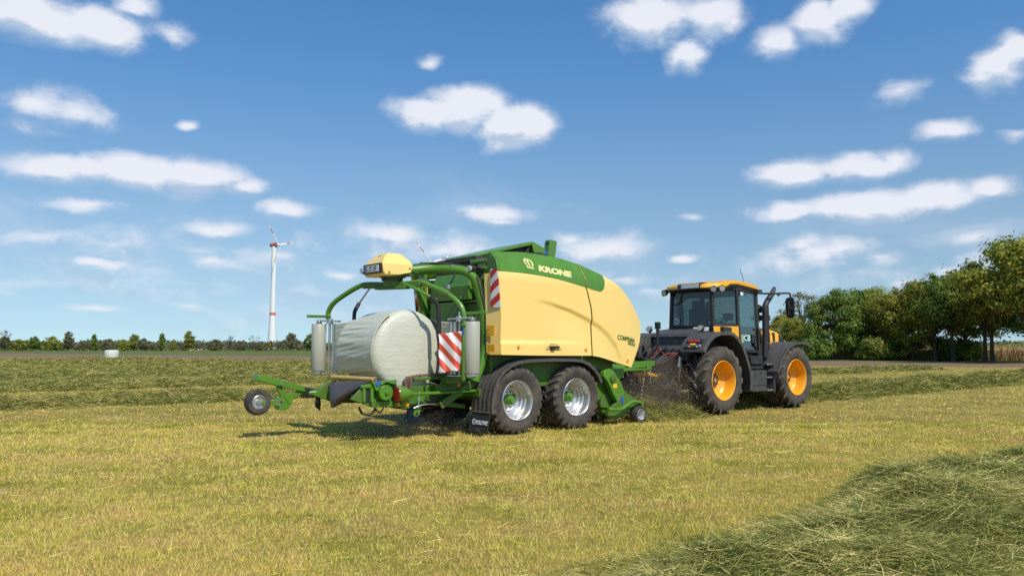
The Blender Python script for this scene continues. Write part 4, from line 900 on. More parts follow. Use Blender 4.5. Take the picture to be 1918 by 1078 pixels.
cf = tm(b, 'cab_frame', M['black'], bevel=.012)
b = MB(); b.box((7.5, 0, 1.38), (1.7, 1.5, .10)); b.box((6.9, 0, 1.72), (.3, 1.22, .66)); b.box((8.30, 0, 1.68), (.10, 1.4, .66)); b.prism([(6.9, 1.4), (6.9, 2.05), (7.4, 2.02), (7.46, 1.42)], -.84, -.70); b.prism([(6.9, 1.4), (6.9, 2.05), (7.4, 2.02), (7.46, 1.42)], .70, .84)
tm(b, 'cab_floor', M['black'], bevel=.01)
# yellow quarter panels
for sg in (-1, 1):
    b = MB(); v = []
    for dy in (0, .02):
        for x, z in ((6.72, 2.055), (7.415, 2.06), (7.415, 1.72), (7.28, 1.80), (7.0, 1.86), (6.72, 1.90)):
            yb = .655 + (x - 6.74) * .343; v.append((x, sg * (yb + .02 - dy), z))
    b.add(v, [(0, 1, 2, 3, 4, 5), (11, 10, 9, 8, 7, 6)] + [(i, (i + 1) % 6, 6 + (i + 1) % 6, 6 + i) for i in range(6)]); tm(b, 'quarter_panel', YEL, bevel=.006)
def pane(name, pts, m, parent=None, th=.008):
    bb = MB(); P = [Vector(p) for p in pts]; n = (P[1] - P[0]).cross(P[2] - P[0]).normalized() * th
    k = len(P); bb.add(P + [p + n for p in P], [tuple(range(k)), tuple(range(2 * k - 1, k - 1, -1))] + [(i, (i + 1) % k, k + (i + 1) % k, k + i) for i in range(k)])
    return tm(bb, name, m, parent)
rw = pane('rear_window', [(6.735, .60, 2.09), (6.735, -.60, 2.09), (6.775, -.58, 2.92), (6.775, .58, 2.92)], M['glassd'])
pane('windscreen', [(8.36, .78, 2.06), (8.36, -.78, 2.06), (8.31, -.76, 2.92), (8.31, .76, 2.92)], M['glass'])
for sg in (-1, 1):
    pane('quarter_window', [(6.79, sg * .645, 2.10), (7.39, sg * .855, 2.11), (7.39, sg * .83, 2.94), (6.82, sg * .62, 2.91)], M['glassd'])
    b = MB()
    e = [(7.50, sg * .875, 1.50), (8.29, sg * .85, 1.47), (8.27, sg * .82, 2.90), (7.49, sg * .845, 2.96)]
    for p, q in zip(e, e[1:] + e[:1]): b.bar(p, q, .035, .035)
    dr = tm(b, 'cab_door', M['black'], bevel=.006)
    pane('door_glass', e, M['glass'], dr)
    b = MB(); b.box((8.12, sg * .895, 1.72), (.05, .03, .30)); b.box((8.18, sg * .89, 1.60), (.03, .02, .12)); tm(b, 'door_handle', M['black'], dr, bevel=.006)
    b = MB(); b.box((8.26, sg * .90, 1.75), (.025, .04, .55)); tm(b, 'grab_rail', M['black'], dr)
    if sg < 0:
        text_mesh('JCB', .205, lambda u, v, w: (7.585 + u, -.888 - w + .018 * u, 1.715 + v - .01 * u), 'door_lettering', M['minttext'], dr, bold=.006, sx=1.15)
        b = MB(); b.prism([(7.535, 1.72), (7.56, 1.72), (7.56, 1.86), (7.535, 1.86)], -.89, -.884); tm(b, 'door_stripe', M['yellowdecal'], dr)
        b = MB(); b.prism([(7.56, 2.83), (7.68, 2.83), (7.68, 2.91), (7.56, 2.91)], -.879, -.872); tm(b, 'door_sticker', M['white'], dr)
# sticker 60 in the rear window
b = MB(); b.cyl((6.724, .43, 2.205), (6.716, .43, 2.205), .098, n=28); sk = tm(b, 'speed_sticker', M['white'], rw)
b = MB(); b.lathe([(.082, 0), (.092, 0), (.092, .002), (.082, .002)], (6.713, .43, 2.205), 'x', 28, True); tm(b, 'sticker_ring', M['blacktext'], sk)
text_mesh('60', .125, lambda u, v, w: (6.714 - w, .43 - u, 2.163 + v), 'sticker_digits', M['blacktext'], sk, bold=.002, sx=.9, align='CENTER', extrude=.0005)
b = MB(); b.bar((6.755, .28, 2.90), (6.735, .33, 2.72), .018); b.bar((6.73, .16, 2.76), (6.73, .50, 2.60), .018); tm(b, 'rear_wiper', M['black'], rw)
b = MB(); b.bar((6.74, -.42, 2.10), (6.74, -.62, 2.26), .02); tm(b, 'window_strut', M['black'], rw)
# cab interior: seat, steering wheel, armrest and screen, pillars' trim
b = MB(); b.box((7.35, .05, 1.90), (.50, .52, .14)); b.box((7.12, .05, 2.22), (.13, .50, .62), (0, R(-8), 0)); b.box((7.08, .05, 2.62), (.10, .30, .20), (0, R(-6), 0)); b.box((7.35, .05, 1.62), (.35, .40, .42)); b.box((7.3, .34, 2.12), (.34, .08, .07)); b.box((7.38, -.30, 2.12), (.44, .16, .10)); tm(b, 'seat', M['seat'], bevel=.03)
b = MB(); b.lathe([(.19, -.015), (.205, 0), (.19, .015), (.175, 0)], (0, 0, 0), 'z', 28, True); b.cyl((0, 0, 0), (.1, 0, -.35), .03)
for k in range(3): b.bar((0, 0, -.02), (.18 * math.cos(k * 2.1), .18 * math.sin(k * 2.1), 0), .025)
m_ = Matrix.Translation((7.98, .0, 2.22)) @ Euler((0, R(-28), 0)).to_matrix().to_4x4(); b.v = [tuple(m_ @ Vector(v)) for v in b.v]; tm(b, 'steering_wheel', M['black'])
b = MB(); b.box((7.78, -.36, 2.32), (.05, .24, .18), (0, R(-12), R(20))); b.bar((7.6, -.34, 2.14), (7.77, -.36, 2.26), .03); sc = tm(b, 'control_screen', M['black'], bevel=.008)
b = MB(); b.box((7.752, -.345, 2.30), (.004, .20, .03), (0, R(-12), R(20))); b.box((7.748, -.345, 2.355), (.004, .20, .02), (0, R(-12), R(20))); tm(b, 'screen_strip', M['white'], sc)
b = MB(); b.prism([(8.05, 1.45), (8.28, 1.45), (8.30, 2.10), (8.12, 2.18), (8.0, 2.1)], -.30, .30); tm(b, 'dashboard', M['black'], bevel=.03)
b = MB(); b.prism([(6.9, 2.78), (8.25, 2.86), (8.25, 2.98), (6.85, 2.98)], -.62, .62); b.box((6.84, -.28, 2.5), (.05, .10, .8)); b.box((6.86, .40, 2.32), (.05, .12, .50)); tm(b, 'headliner', M['seat'], bevel=.01)
# roof
def plan(x0, s, dz_t, ins):
    return None
XS = [6.46, 6.55, 6.75, 6.98, 7.10, 7.35, 7.8, 8.25, 8.5, 8.62]
HW = [.44, .60, .77, .88, .91, .92, .92, .90, .80, .66]
ZTp = [3.045, 3.085, 3.105, 3.115, 3.17, 3.20, 3.195, 3.145, 3.095, 3.055]
ZBt = [2.985, 2.99, 3.00, 3.02, 3.085, 3.10, 3.06, 3.015, 2.995, 2.995]
rings = []
for x, w, zt, zb in zip(XS, HW, ZTp, ZBt): rings.append([(x, -w, zb), (x, -w - .005, (zb * .5 + zt * .5)), (x, -w * .94, zt - .012), (x, -w * .75, zt + .012), (x, w * .75, zt + .012), (x, w * .94, zt - .012), (x, w + .005, (zb + zt) * .5), (x, w, zb)])
b = MB(); b.loft(rings); rf = tm(b, 'roof', YEL, ang=50)
b = MB(); rings = []
for x, w, zb in zip(XS, HW, ZBt): rings.append([(x, -w * .97, zb - .07 if 6.6 < x < 8.55 else zb - .03), (x, -w * .985, zb - .003), (x, w * .985, zb - .003), (x, w * .97, zb - .07 if 6.6 < x < 8.55 else zb - .03)])
b.loft(rings); tm(b, 'roof_underside', M['black'], ang=30)
b = MB(); b.box((6.43, -.20, 3.04), (.02, .62, .125)); b.box((6.42, .13, 3.04), (.03, .04, .10)); b.bar((6.44, -.5, 3.1), (6.7, -.5, 3.11), .03); rp = tm(b, 'roof_plate_holder', M['black'], rf, bevel=.004)
b = MB(); b.box((6.417, -.20, 3.04), (.006, .56, .105)); tm(b, 'roof_plate', M['white'], rp)
b = MB(); b.box((6.412, .06, 3.04), (.004, .045, .102)); tm(b, 'plate_band', M['blue'], rp)
b = MB(); b.box((6.415, .135, 3.04), (.012, .03, .08)); tm(b, 'marker_lamp', M['amber'], rp)
for (x, y, z, a) in ((6.66, -.74, 2.955, 20), (6.82, -.86, 2.97, 50), (6.62, .70, 2.93, -15), (6.70, .82, 2.93, -30)):
    d = Vector((-math.cos(R(a)), -math.sin(R(a)), -.15)).normalized(); c = Vector((x, y, z)); b = MB(); b.tube([c - d * .07, c - d * .02, c + d * .03], [.03, .075, .08], n=20); b.bar(c - d * .03, c + Vector((.03, 0, .09)), .03); wl = tm(b, 'roof_work_lamp', M['black'])
    b = MB(); b.cyl(c + d * .03, c + d * .036, .068, n=20); tm(b, 'lamp_glass', M['lens'], wl)
b = MB(); b.tube([(8.20, -.60, 3.12), (7.98, -.60, 3.54)], .007, n=6); b.cyl((8.20, -.60, 3.12), (8.20, -.60, 3.2), .02, n=8); tm(b, 'antenna', M['hose'], rf)
# exhaust, air intake, mirror
b = MB(); b.tube(smooth_path([(8.62, -.86, 1.30), (8.64, -.86, 1.7), (8.67, -.86, 2.5), (8.72, -.86, 2.66), (8.86, -.86, 2.80), (9.0, -.86, 2.92), (9.14, -.86, 3.10)], 4), [.074] * 9 + [.074, .073, .072, .072, .072, .072, .072, .072, .071, .070, .068, .066, .062, .056, .048, .035][:16], n=16); b.bar((8.62, -.80, 1.30), (8.60, -.5, 1.30), .10); tm(b, 'exhaust_stack', M['black'], ang=60)
b = MB(); b.tube(smooth_path([(8.90, -.78, 1.3), (8.90, -.80, 2.0), (8.90, -.80, 2.62), (8.86, -.80, 2.69), (8.72, -.80, 2.68)], 3), .022); b.tube([(8.4, -.84, 2.6), (8.62, -.85, 2.56)], .03); b.tube([(8.85, -.6, 1.3), (8.88, -.6, 1.75), (8.82, -.56, 2.0)], .05); b.box((8.55, -.72, 1.45), (.3, .2, .4)); tm(b, 'air_intake_bracket', M['black'])
b = MB(); b.box((8.36, -.86, 2.95), (.20, .12, .11)); b.tube(smooth_path([(8.4, -.90, 2.915), (8.7, -1.0, 2.915), (9.0, -1.14, 2.93), (9.20, -1.22, 2.935), (9.24, -1.24, 2.90), (9.24, -1.24, 2.78)], 3), .026); b.box((8.92, -1.1, 2.89), (.05, .05, .06)); ma = tm(b, 'mirror_arm', M['black'], bevel=.008)
b = MB(); b.loft([[(9.24 + dx * s, -1.24 + dy * s, z) for dx, dy in ((-.035, -.13), (.05, -.10), (.08, 0), (.05, .10), (-.035, .13))] for z, s in ((2.30, .55), (2.36, .85), (2.5, .95), (2.75, 1.0), (2.81, .8), (2.83, .5))]); mh = tm(b, 'wing_mirror', M['black'], bevel=.01)
b = MB(); b.box((9.20, -1.24, 2.64), (.006, .21, .24)); b.box((9.205, -1.24, 2.42), (.006, .17, .11)); tm(b, 'mirror_glass', M['mirror'], mh)
b = MB(); b.box((8.36, .86, 2.95), (.20, .12, .11)); b.tube([(8.4, .90, 2.915), (9.0, 1.14, 2.93), (9.24, 1.24, 2.9), (9.24, 1.24, 2.78)], .026); tm(b, 'mirror_arm', M['black'])
b = MB(); b.loft([[(9.24 + dx * s, 1.24 + dy * s, z) for dx, dy in ((-.035, -.13), (.05, -.10), (.08, 0), (.05, .10), (-.035, .13))] for z, s in ((2.30, .55), (2.36, .85), (2.5, .95), (2.75, 1.0), (2.81, .8), (2.83, .5))]); tm(b, 'wing_mirror', M['black'], bevel=.01)
# hitch: post with coupler head, lower links, red hose couplings, hoses
b = MB(); b.tube([(5.55, .10, 1.42), (5.56, .10, 1.86), (5.57, .10, 1.98)], [.032, .03, .045], n=12); b.box((5.57, .10, 2.07), (.09, .12, .17)); b.cyl((5.52, .10, 2.12), (5.50, .10, 2.12), .03); tm(b, 'hitch_post', M['black'], bevel=.012)
b = MB(); b.bar((5.55, .10, 1.45), (5.50, .42, 1.30), .045); b.bar((5.55, .10, 1.55), (5.62, -.14, 1.30), .03); b.bar((5.55, .10, 1.5), (5.45, .14, 1.28), .04)
for k in range(5): b.bar((5.55 + .02 * k, -.62 + .05 * k, 1.42 - .05 * k), (5.30 + .02 * k, -.36 + .05 * k, 1.40 - .06 * k), .035)
b.box((5.5, .1, 1.2), (.12, .3, .12)); tm(b, 'hose_coupling', M['red'], bevel=.005)
b = MB(); rg = random.Random(8)
for k in range(12):
    y0 = .55 - k * .1; y1 = -.1 + .12 * math.sin(k * 2.1); s = rg.uniform(-.12, .12)
    b.tube(smooth_path([(5.75, y0, 1.50 + s), (5.45, y0 - .05, 1.42 + s * .5), (5.0, (y0 + y1) / 2, 1.18 + s * .6), (4.6, y1 * .6, 1.35 + s * .4), (3.9, y1 * .5, 1.55), (3.3, y1 * .4, 1.6)], 5), .016, n=7)
for k in range(6): b.tube(smooth_path([(5.7, -.4 + .15 * k, 1.3), (5.4, -.4 + .12 * k, 1.0 + .05 * k), (5.3, -.2 + .1 * k, .8), (5.6, -.1 + .1 * k, .75)], 4), .018, n=7)
tm(b, 'hydraulic_hose', M['hose'])
b = MB(); b.bar((5.85, -.45, .75), (5.05, -.42, .62), .07, .10); b.bar((5.85, .45, .75), (5.05, .42, .62), .07, .10); b.bar((5.75, -.52, 1.45), (5.35, -.46, .70), .05); b.bar((5.75, .52, 1.45), (5.35, .46, .70), .05); b.bar((5.75, -.62, 1.25), (5.45, -.66, 1.30), .07); b.bar((5.45, -.66, 1.30), (5.40, -.62, .75), .05); b.box((5.35, -.60, .52), (.16, .16, .14)); b.cyl((5.6, 0, .85), (5.7, 0, .85), .12); b.box((5.55, 0, .62), (.5, .2, .14)); b.prism([(5.70, .55), (5.70, 1.5), (5.85, 1.6), (5.95, .55)], -.42, .42)
tm(b, 'rear_linkage', M['grey'], bevel=.006)
b = MB(); b.bar((5.8, -.55, 1.36), (5.55, -.5, 1.2), .04); b.tube([(5.55, -.66, 1.28), (5.43, -.64, 1.32), (5.40, -.63, 1.1)], .035); tm(b, 'lift_rod', M['steel'])

# ================================================================ GROUND AND FIELDS
def field_mat(name, cols, sc1, sc2, rough=.95, bump=.0, stretch=None):
    m, nt, b = new_mat(name); N = nt.nodes; L = nt.links
    tc = N.new('ShaderNodeTexCoord'); vec = tc.outputs['Object']
    if stretch:
        mp = N.new('ShaderNodeMapping'); mp.inputs['Rotation'].default_value = (0, 0, stretch[0]); mp.inputs['Scale'].default_value = (*stretch[1], 1); L.new(vec, mp.inputs[0]); vec = mp.outputs[0]
    n1 = N.new('ShaderNodeTexNoise'); n1.inputs['Scale'].default_value = sc1; n1.inputs['Detail'].default_value = 6; n1.inputs['Roughness'].default_value = .6; L.new(vec, n1.inputs['Vector'])
    n2 = N.new('ShaderNodeTexNoise'); n2.inputs['Scale'].default_value = sc2; n2.inputs['Detail'].default_value = 3; n2.inputs['Roughness'].default_value = .7; L.new(vec, n2.inputs['Vector'])
    ad = N.new('ShaderNodeMath'); ad.operation = 'MULTIPLY_ADD'; ad.inputs[1].default_value = .5; L.new(n2.outputs['Fac'], ad.inputs[0])
    h = N.new('ShaderNodeMath'); h.operation = 'MULTIPLY'; h.inputs[1].default_value = .5; L.new(n1.outputs['Fac'], h.inputs[0]); L.new(h.outputs[0], ad.inputs[2])
    cr = N.new('ShaderNodeValToRGB'); L.new(ad.outputs[0], cr.inputs[0]); e = cr.color_ramp.elements
    e[0].position = .36; e[0].color = (*cols[0], 1); e[1].position = .66; e[1].color = (*cols[-1], 1)
    for i, c in enumerate(cols[1:-1]):
        q = e.new(.36 + .30 * (i + 1) / (len(cols) - 1)); q.color = (*c, 1)
    L.new(cr.outputs[0], b.inputs['Base Color']); b.inputs['Roughness'].default_value = rough; b.inputs['Specular IOR Level'].default_value = .15
    if bump:
        bp = N.new('ShaderNodeBump'); bp.inputs['Strength'].default_value = bump; bp.inputs['Distance'].default_value = .05; L.new(n2.outputs['Fac'], bp.inputs['Height']); L.new(bp.outputs[0], b.inputs['Normal'])
    return m
M['meadow'] = field_mat('meadow', [(0.079, 0.111, 0.022), (0.116, 0.145, 0.033), (0.179, 0.162, 0.055)], .02, .6)
M['stubble'] = field_mat('stubble_ground', [(0.138, 0.104, 0.025), (0.265, 0.2, 0.047), (0.413, 0.287, 0.086)], .5, 9, bump=.4)
M['soil'] = field_mat('brown_soil', [(.17, .105, .065), (.22, .14, .085), (.27, .17, .11)], .3, 4, bump=.5)
M['verge'] = field_mat('verge_grass', [(.05, .10, .015), (.09, .15, .025), (.14, .17, .04)], .3, 5, bump=.3)
def sheet(name, pts, z, m):
    me = bpy.data.meshes.new(name); me.from_pydata([(x, y, z) for x, y in pts], [], [tuple(range(len(pts)))]); me.materials.append(m); me.update()
    o = link(bpy.data.objects.new(name, me)); tag(o, kind='structure'); return o
b = MB(); n = 72
rr = [0, 30, 80, 200, 500, 1200, 3000, 8000, 15000]
vs = [(0, 0, 0)]; fs = []
for r in rr[1:]:
    for k in range(n): a = 2 * math.pi * k / n; vs.append((r * math.cos(a), r * math.sin(a), 0))
for k in range(n): fs.append((0, 1 + k, 1 + (k + 1) % n))
for i in range(len(rr) - 2):
    for k in range(n): a = 1 + i * n + k; c = 1 + i * n + (k + 1) % n; fs.append((a, a + n, c + n, c))
b.add(vs, fs); g = b.make('ground', M['meadow']); tag(g, kind='structure')
EDGE = ((-340, 265), (-82.8, 125.7), (39.2, 59.6), (170, -11))
BACK = ((-420, 420), (-135, 203), (51, 77.5), (190, -16))
sheet('stubble_field', list(EDGE) + [(170, -120), (-340, -120)], .004, M['stubble'])
sheet('soil_track', [EDGE[0], EDGE[1], EDGE[2], EDGE[3], BACK[3], BACK[2], BACK[1], BACK[0]], .006, M['soil'])
sheet('verge', [BACK[1], BACK[2], BACK[3], (210, 40), (60, 92), (24, 106), (-120, 215)], .005, M['verge'])

# ---------------------------------------------------------------- cut grass
rng = np.random.default_rng(7)
def blade_mat(name, cols, patch=.52, bias=0., transl=.25, rough=.7):
    m, nt, b = new_mat(name); N = nt.nodes; L = nt.links
    gm = N.new('ShaderNodeNewGeometry'); fac = gm.outputs['Random Per Island']
    tc = N.new('ShaderNodeTexCoord')
    n1 = N.new('ShaderNodeTexNoise'); n1.inputs['Scale'].default_value = 1.15; n1.inputs['Detail'].default_value = 5; n1.inputs['Roughness'].default_value = .6; L.new(tc.outputs['Object'], n1.inputs['Vector'])
    r = N.new('ShaderNodeMapRange'); r.inputs['From Min'].default_value = .3; r.inputs['From Max'].default_value = .7; r.inputs['To Min'].default_value = bias - patch; r.inputs['To Max'].default_value = bias + patch; L.new(n1.outputs['Fac'], r.inputs['Value'])
    mp = N.new('ShaderNodeMapping'); mp.inputs['Rotation'].default_value = (0, 0, -HEAD); mp.inputs['Scale'].default_value = (.10, 1.1, 1); L.new(tc.outputs['Object'], mp.inputs[0])
    n3 = N.new('ShaderNodeTexNoise'); n3.inputs['Scale'].default_value = 1.; n3.inputs['Detail'].default_value = 3; L.new(mp.outputs[0], n3.inputs['Vector'])
    r3 = N.new('ShaderNodeMapRange'); r3.inputs['From Min'].default_value = .3; r3.inputs['From Max'].default_value = .7; r3.inputs['To Min'].default_value = -.6 * patch; r3.inputs['To Max'].default_value = .6 * patch; L.new(n3.outputs['Fac'], r3.inputs['Value'])
    a0 = N.new('ShaderNodeMath'); a0.operation = 'ADD'; L.new(r.outputs[0], a0.inputs[0]); L.new(r3.outputs[0], a0.inputs[1])
    ad = N.new('ShaderNodeMath'); ad.operation = 'ADD'; ad.use_clamp = True; L.new(fac, ad.inputs[0]); L.new(a0.outputs[0], ad.inputs[1])
    cr = N.new('ShaderNodeValToRGB'); L.new(ad.outputs[0], cr.inputs[0]); e = cr.color_ramp.elements
    e[0].position = 0; e[0].color = (*cols[0], 1); e[1].position = 1; e[1].color = (*cols[-1], 1)
    for i, c in enumerate(cols[1:-1]): q = e.new((i + 1) / (len(cols) - 1)); q.color = (*c, 1)
    L.new(cr.outputs[0], b.inputs['Base Color']); b.inputs['Roughness'].default_value = rough; b.inputs['Specular IOR Level'].default_value = .2
    tl = N.new('ShaderNodeBsdfTranslucent'); L.new(cr.outputs[0], tl.inputs[0])
    mx = N.new('ShaderNodeMixShader'); mx.inputs[0].default_value = transl; L.new(b.outputs[0], mx.inputs[1]); L.new(tl.outputs[0], mx.inputs[2]); L.new(mx.outputs[0], N['Material Output'].inputs[0])
    return m
M['blade'] = blade_mat('stubble_blades', [(0.157, 0.237, 0.016), (0.357, 0.386, 0.03), (0.712, 0.572, 0.068), (0.97, 0.783, 0.13), (0.97, 0.96, 0.294), (0.795, 0.5, 0.207)], bias=.07)
M['hay'] = blade_mat('cut_grass_strands', [(0.078, 0.104, 0.017), (0.156, 0.178, 0.031), (0.249, 0.258, 0.052), (0.341, 0.322, 0.074), (0.462, 0.387, 0.114), (0.629, 0.484, 0.182)], transl=.2, patch=.2)
M['hayfg'] = blade_mat('near_grass_strands', [(0.056, 0.091, 0.017), (0.136, 0.177, 0.034), (0.241, 0.265, 0.059), (0.369, 0.365, 0.09), (0.576, 0.491, 0.16), (0.901, 0.741, 0.309)], transl=.2, patch=.2)
M['haybed'] = field_mat('cut_grass_bed', [(0.06, 0.068, 0.015), (0.12, 0.126, 0.028), (0.21, 0.189, 0.052)], 2, 14, bump=.6)
def to_local(x, y): dx, dy = x - O.x, y - O.y; return dx * FX.x + dy * FX.y, dx * LY.x + dy * LY.y
def in_field(x, y):
    # on the near side of the field's far edge
    ok = np.ones(len(x), bool)
    for (ax, ay), (bx, by) in zip(EDGE, EDGE[1:]): ok &= ((bx - ax) * (y - ay) - (by - ay) * (x - ax)) < 0
    return ok
def scatter(n, d0, d1, p, half=.86):
    u = rng.random(n); a = 2 - p                          # areal density ~ d**-p
    d = (d0 ** a + u * (d1 ** a - d0 ** a)) ** (1 / a)
    x = (rng.random(n) * 2 - 1) * half * d + rng.normal(size=n) * .3
    return x, d
def blades(n, d0, d1, p, name, wide):
    x, y = scatter(n, d0, d1, p); k = in_field(x, y); x, y = x[k], y[k]; n = len(x)
    base = np.stack([x, y, np.full(n, .003)], 1)
    d = rng.normal(size=(n, 3)) * np.array([.30, .30, 0]) + np.array([0, 0, 1.]); d /= np.linalg.norm(d, axis=1)[:, None]
    bend = rng.normal(size=(n, 3)) * np.array([.22, .22, .1]) - np.array([0, 0, .06])
    clump = .75 + .5 * (np.sin(x * 2.3 + np.sin(y * 1.7) * 2) * np.sin(y * 2.9 + np.sin(x * 1.3) * 2)) * .5
    ln = (.022 + .048 * rng.random(n) ** 1.5 + .05 * (rng.random(n) < .02)) * clump
    wd = np.maximum(.0032, wide * y) * (.7 + .6 * rng.random(n))
    return strips(name, base, d, bend, ln, wd, 1, M['blade'], rng=rng)
g1 = blades(400000, 3.6, 16, 1.55, 'stubble_grass', .00050)
tag(g1, 'short yellow green stubble of the mown meadow in front of the machines', 'stubble', kind='stuff')
g2 = blades(170000, 15, 62, 1.7, 'stubble_grass', .00062)
tag(g2, 'short yellow green stubble behind and between the rows of cut grass', 'stubble', kind='stuff')

x, y = scatter(5000, 3.8, 30, 1.5); k = in_field(x, y); x, y = x[k], y[k]; m0 = len(x); az = rng.random(m0) * 6.2832
ls = strips('loose_straw', np.stack([x, y, .02 + .035 * rng.random(m0)], 1), np.stack([np.cos(az), np.sin(az), rng.normal(size=m0) * .12], 1), rng.normal(size=(m0, 3)) * .15, .06 + .16 * rng.random(m0), np.maximum(.0035, .0006 * y), 2, M['blade'], rng=rng)
tag(ls, 'loose cut stalks lying about on the stubble', 'straw', kind='stuff')
def vnoise(x, y, s=0.):
    return (np.sin(x * 1.31 + 1.7 * np.sin(y * .9 + s) + s) + np.sin(x * 2.9 - 1.3 * np.sin(y * 2.1 + 2 * s) + 2.1 * s) * .6 + np.sin(x * 5.7 + 2.2 * np.sin(x * .7 + y * 3.3) + 3 * s) * .35) / 1.95
def row_height(u, v, H, W, s):
    c = -.03 * np.clip(1 - u, 0, 20) * (abs(s - 1.3) < .01) + .18 * np.sin(u * .55 + s) + .12 * np.sin(u * 1.37 + 2 * s); w = W * (1 + .16 * vnoise(u * .6, u * .1, s))
    t = np.clip(1 - ((v - c) / (w / 2)) ** 2, 0, None)
    return H * t ** .75 * (.80 + .30 * vnoise(u * .8, v * 1.2, s + 1)) + .07 * t ** .5 * vnoise(u * 3.1, v * 3.7, s) + .045 * t ** .4 * vnoise(u * 8.3 + v, v * 9.1 - u, s + 2)
def windrow(name, label, x0, x1, yc, H, W, n, s, du, slen, swid, p=0., parent=None, stuff=False, hay='hay'):
    nu = max(8, int((x1 - x0) / du)); nv = 18
    U = np.linspace(x0, x1, nu + 1); Vv = np.linspace(-W * .62, W * .62, nv + 1); uu, vv = np.meshgrid(U, Vv, indexing='ij')
    z = np.maximum(row_height(uu, vv, H, W, s), .0) - .012 + .004
    X = O.x + FX.x * uu + LY.x * (vv + yc); Y = O.y + FX.y * uu + LY.y * (vv + yc)
    V = np.stack([X, Y, z], -1).reshape(-1, 3); V[:, 2] = np.where(V[:, 2] < .0, -.03, V[:, 2])
    i = np.arange(nu)[:, None] * (nv + 1) + np.arange(nv)[None]; F = np.stack([i, i + nv + 1, i + nv + 2, i + 1], -1).reshape(-1)
    mound = raw_mesh(name, V, F, 4, M['haybed'], parent, smooth=True)
    # strands
    xo = 6.0 + abs(x0) if p else 0
    r_ = rng.random(n); u = x0 + (x1 - x0) * (r_ ** (1 + p)); v = (rng.random(n) * 2 - 1) * W * .56
    zz = row_height(u, v, H, W, s); k = zz > -.02; k &= (zz > .02) | (rng.random(n) < .25); u, v, zz = u[k], v[k], zz[k]; m = len(u)
    bx = O.x + FX.x * u + LY.x * (v + yc); by = O.y + FX.y * u + LY.y * (v + yc); dist = np.hypot(bx, by)
    base = np.stack([bx, by, np.maximum(zz, .0) + .004 + .035 * rng.random(m)], 1)
    az = 2.6 * vnoise(u * 2.3, v * 2.9, s + 4) + HEAD + rng.normal(size=m) * 1.15; pit = rng.normal(size=m) * .24
    d = np.stack([np.cos(az) * np.cos(pit), np.sin(az) * np.cos(pit), np.sin(pit)], 1)
    bend = rng.normal(size=(m, 3)) * .22 - np.array([0, 0, .16])
    base -= d * (slen * .4)
    ln = slen * (.5 + 1.0 * rng.random(m)); wd = np.maximum(swid, .00055 * dist) * (.7 + .6 * rng.random(m))
    st = strips('loose_strands', base, d, bend, ln, wd, 3 if slen < .5 and m > 60000 else 2, M[hay], mound, rng=rng)
    return mound
w0 = windrow('windrow', 'row of cut grass in the foreground at the lower right', -7.5, 8.5, -9.0, .36, 1.95, 170000, 1.3, .07, .24, .0036, hay='hayfg'); tag(w0, cat='windrow', group='rows of cut grass')
w1 = windrow('windrow', 'row of cut grass under and ahead of the tractor, feeding the pickup', 3.3, 54, .85, .42, 2.7, 90000, 2.2, .18, .34, .006, p=.8); tag(w1, cat='windrow', group='rows of cut grass')
w2 = windrow('windrow', 'nearest row of cut grass on the far side of the baler, behind the small raised wheel', -12, 49, 11.9, .24, 3.0, 80000, 3.7, .2, .36, .008, p=.8); tag(w2, cat='windrow', group='rows of cut grass')
w3 = windrow('windrow', 'second row of cut grass on the far side of the baler', -12, 46, 22.2, .24, 5.4, 70000, 4.1, .25, .40, .011, p=.6); tag(w3, cat='windrow', group='rows of cut grass')
for o, lab in ((w0, 'broad dark green row of cut grass across the lower right foreground'), (w1, 'row of cut grass under and ahead of the tractor, feeding the baler pickup'), (w2, 'nearest row of cut grass beyond the baler, behind the small raised wheel'), (w3, 'second row of cut grass beyond the baler, behind the nearest one')): tag(o, lab)
w1b = windrow('loose_pile', '', 3.5, 5.7, -.55, .20, 1.5, 14000, 6.2, .1, .3, .006, parent=w1)
far = None
for k, yc in enumerate((33.5, 41, 47, 56, 66, 77, 88)):
    o = windrow('cut_grass_swaths', '', -16 if yc < 80 else -8, 59.3 - (yc - 8.6) * .395 - 9, yc, .24, 5.2 if yc < 60 else 5.5, 20000, 5 + k * 1.7, .5, .5, .016, p=.3, parent=far)
    if far is None: far = o; tag(o, 'distant rows of cut grass merging into one green band below the brown soil', 'cut grass', kind='stuff')
# chaff and soil thrown up round the hitch and the wheels
def flakes(n, boxes, s0, s1, name, m):
    P = []
    for (c, sd, frac) in boxes:
        k = int(n * frac); q = rng.normal(size=(k, 3)) * np.array(sd) + np.array(c); q = q[(q[:, 2] > .02)]
        P.append(q)
    P = np.concatenate(P); k = len(P)
    W = np.stack([O.x + FX.x * P[:, 0] + LY.x * P[:, 1], O.y + FX.y * P[:, 0] + LY.y * P[:, 1], P[:, 2]], 1)
    d = rng.normal(size=(k, 3)); d /= np.linalg.norm(d, axis=1)[:, None]
    return strips(name, W, d, rng.normal(size=(k, 3)) * .2, s0 + (s1 - s0) * rng.random(k) ** 3, (.005 + .007 * rng.random(k) ** 2), 1, m, rng=rng, taper=False)
M['chaff'] = blade_mat('brown_chaff', [(0.075, 0.051, 0.031), (0.112, 0.075, 0.042), (0.15, 0.105, 0.059), (0.225, 0.165, 0.091), (0.63, 0.51, 0.252)], transl=0.)
fl = flakes(15000, [((5.2, -.75, .45), (.40, .30, .32), .40), ((4.6, -.2, .55), (.55, .5, .35), .30), ((5.0, .2, .9), (.5, .5, .35), .12), ((-.9, -.3, .10), (.7, .7, .12), .12), ((.7, -.9, .10), (.5, .25, .1), .06)], .006, .016, 'flying_chaff', M['chaff'])
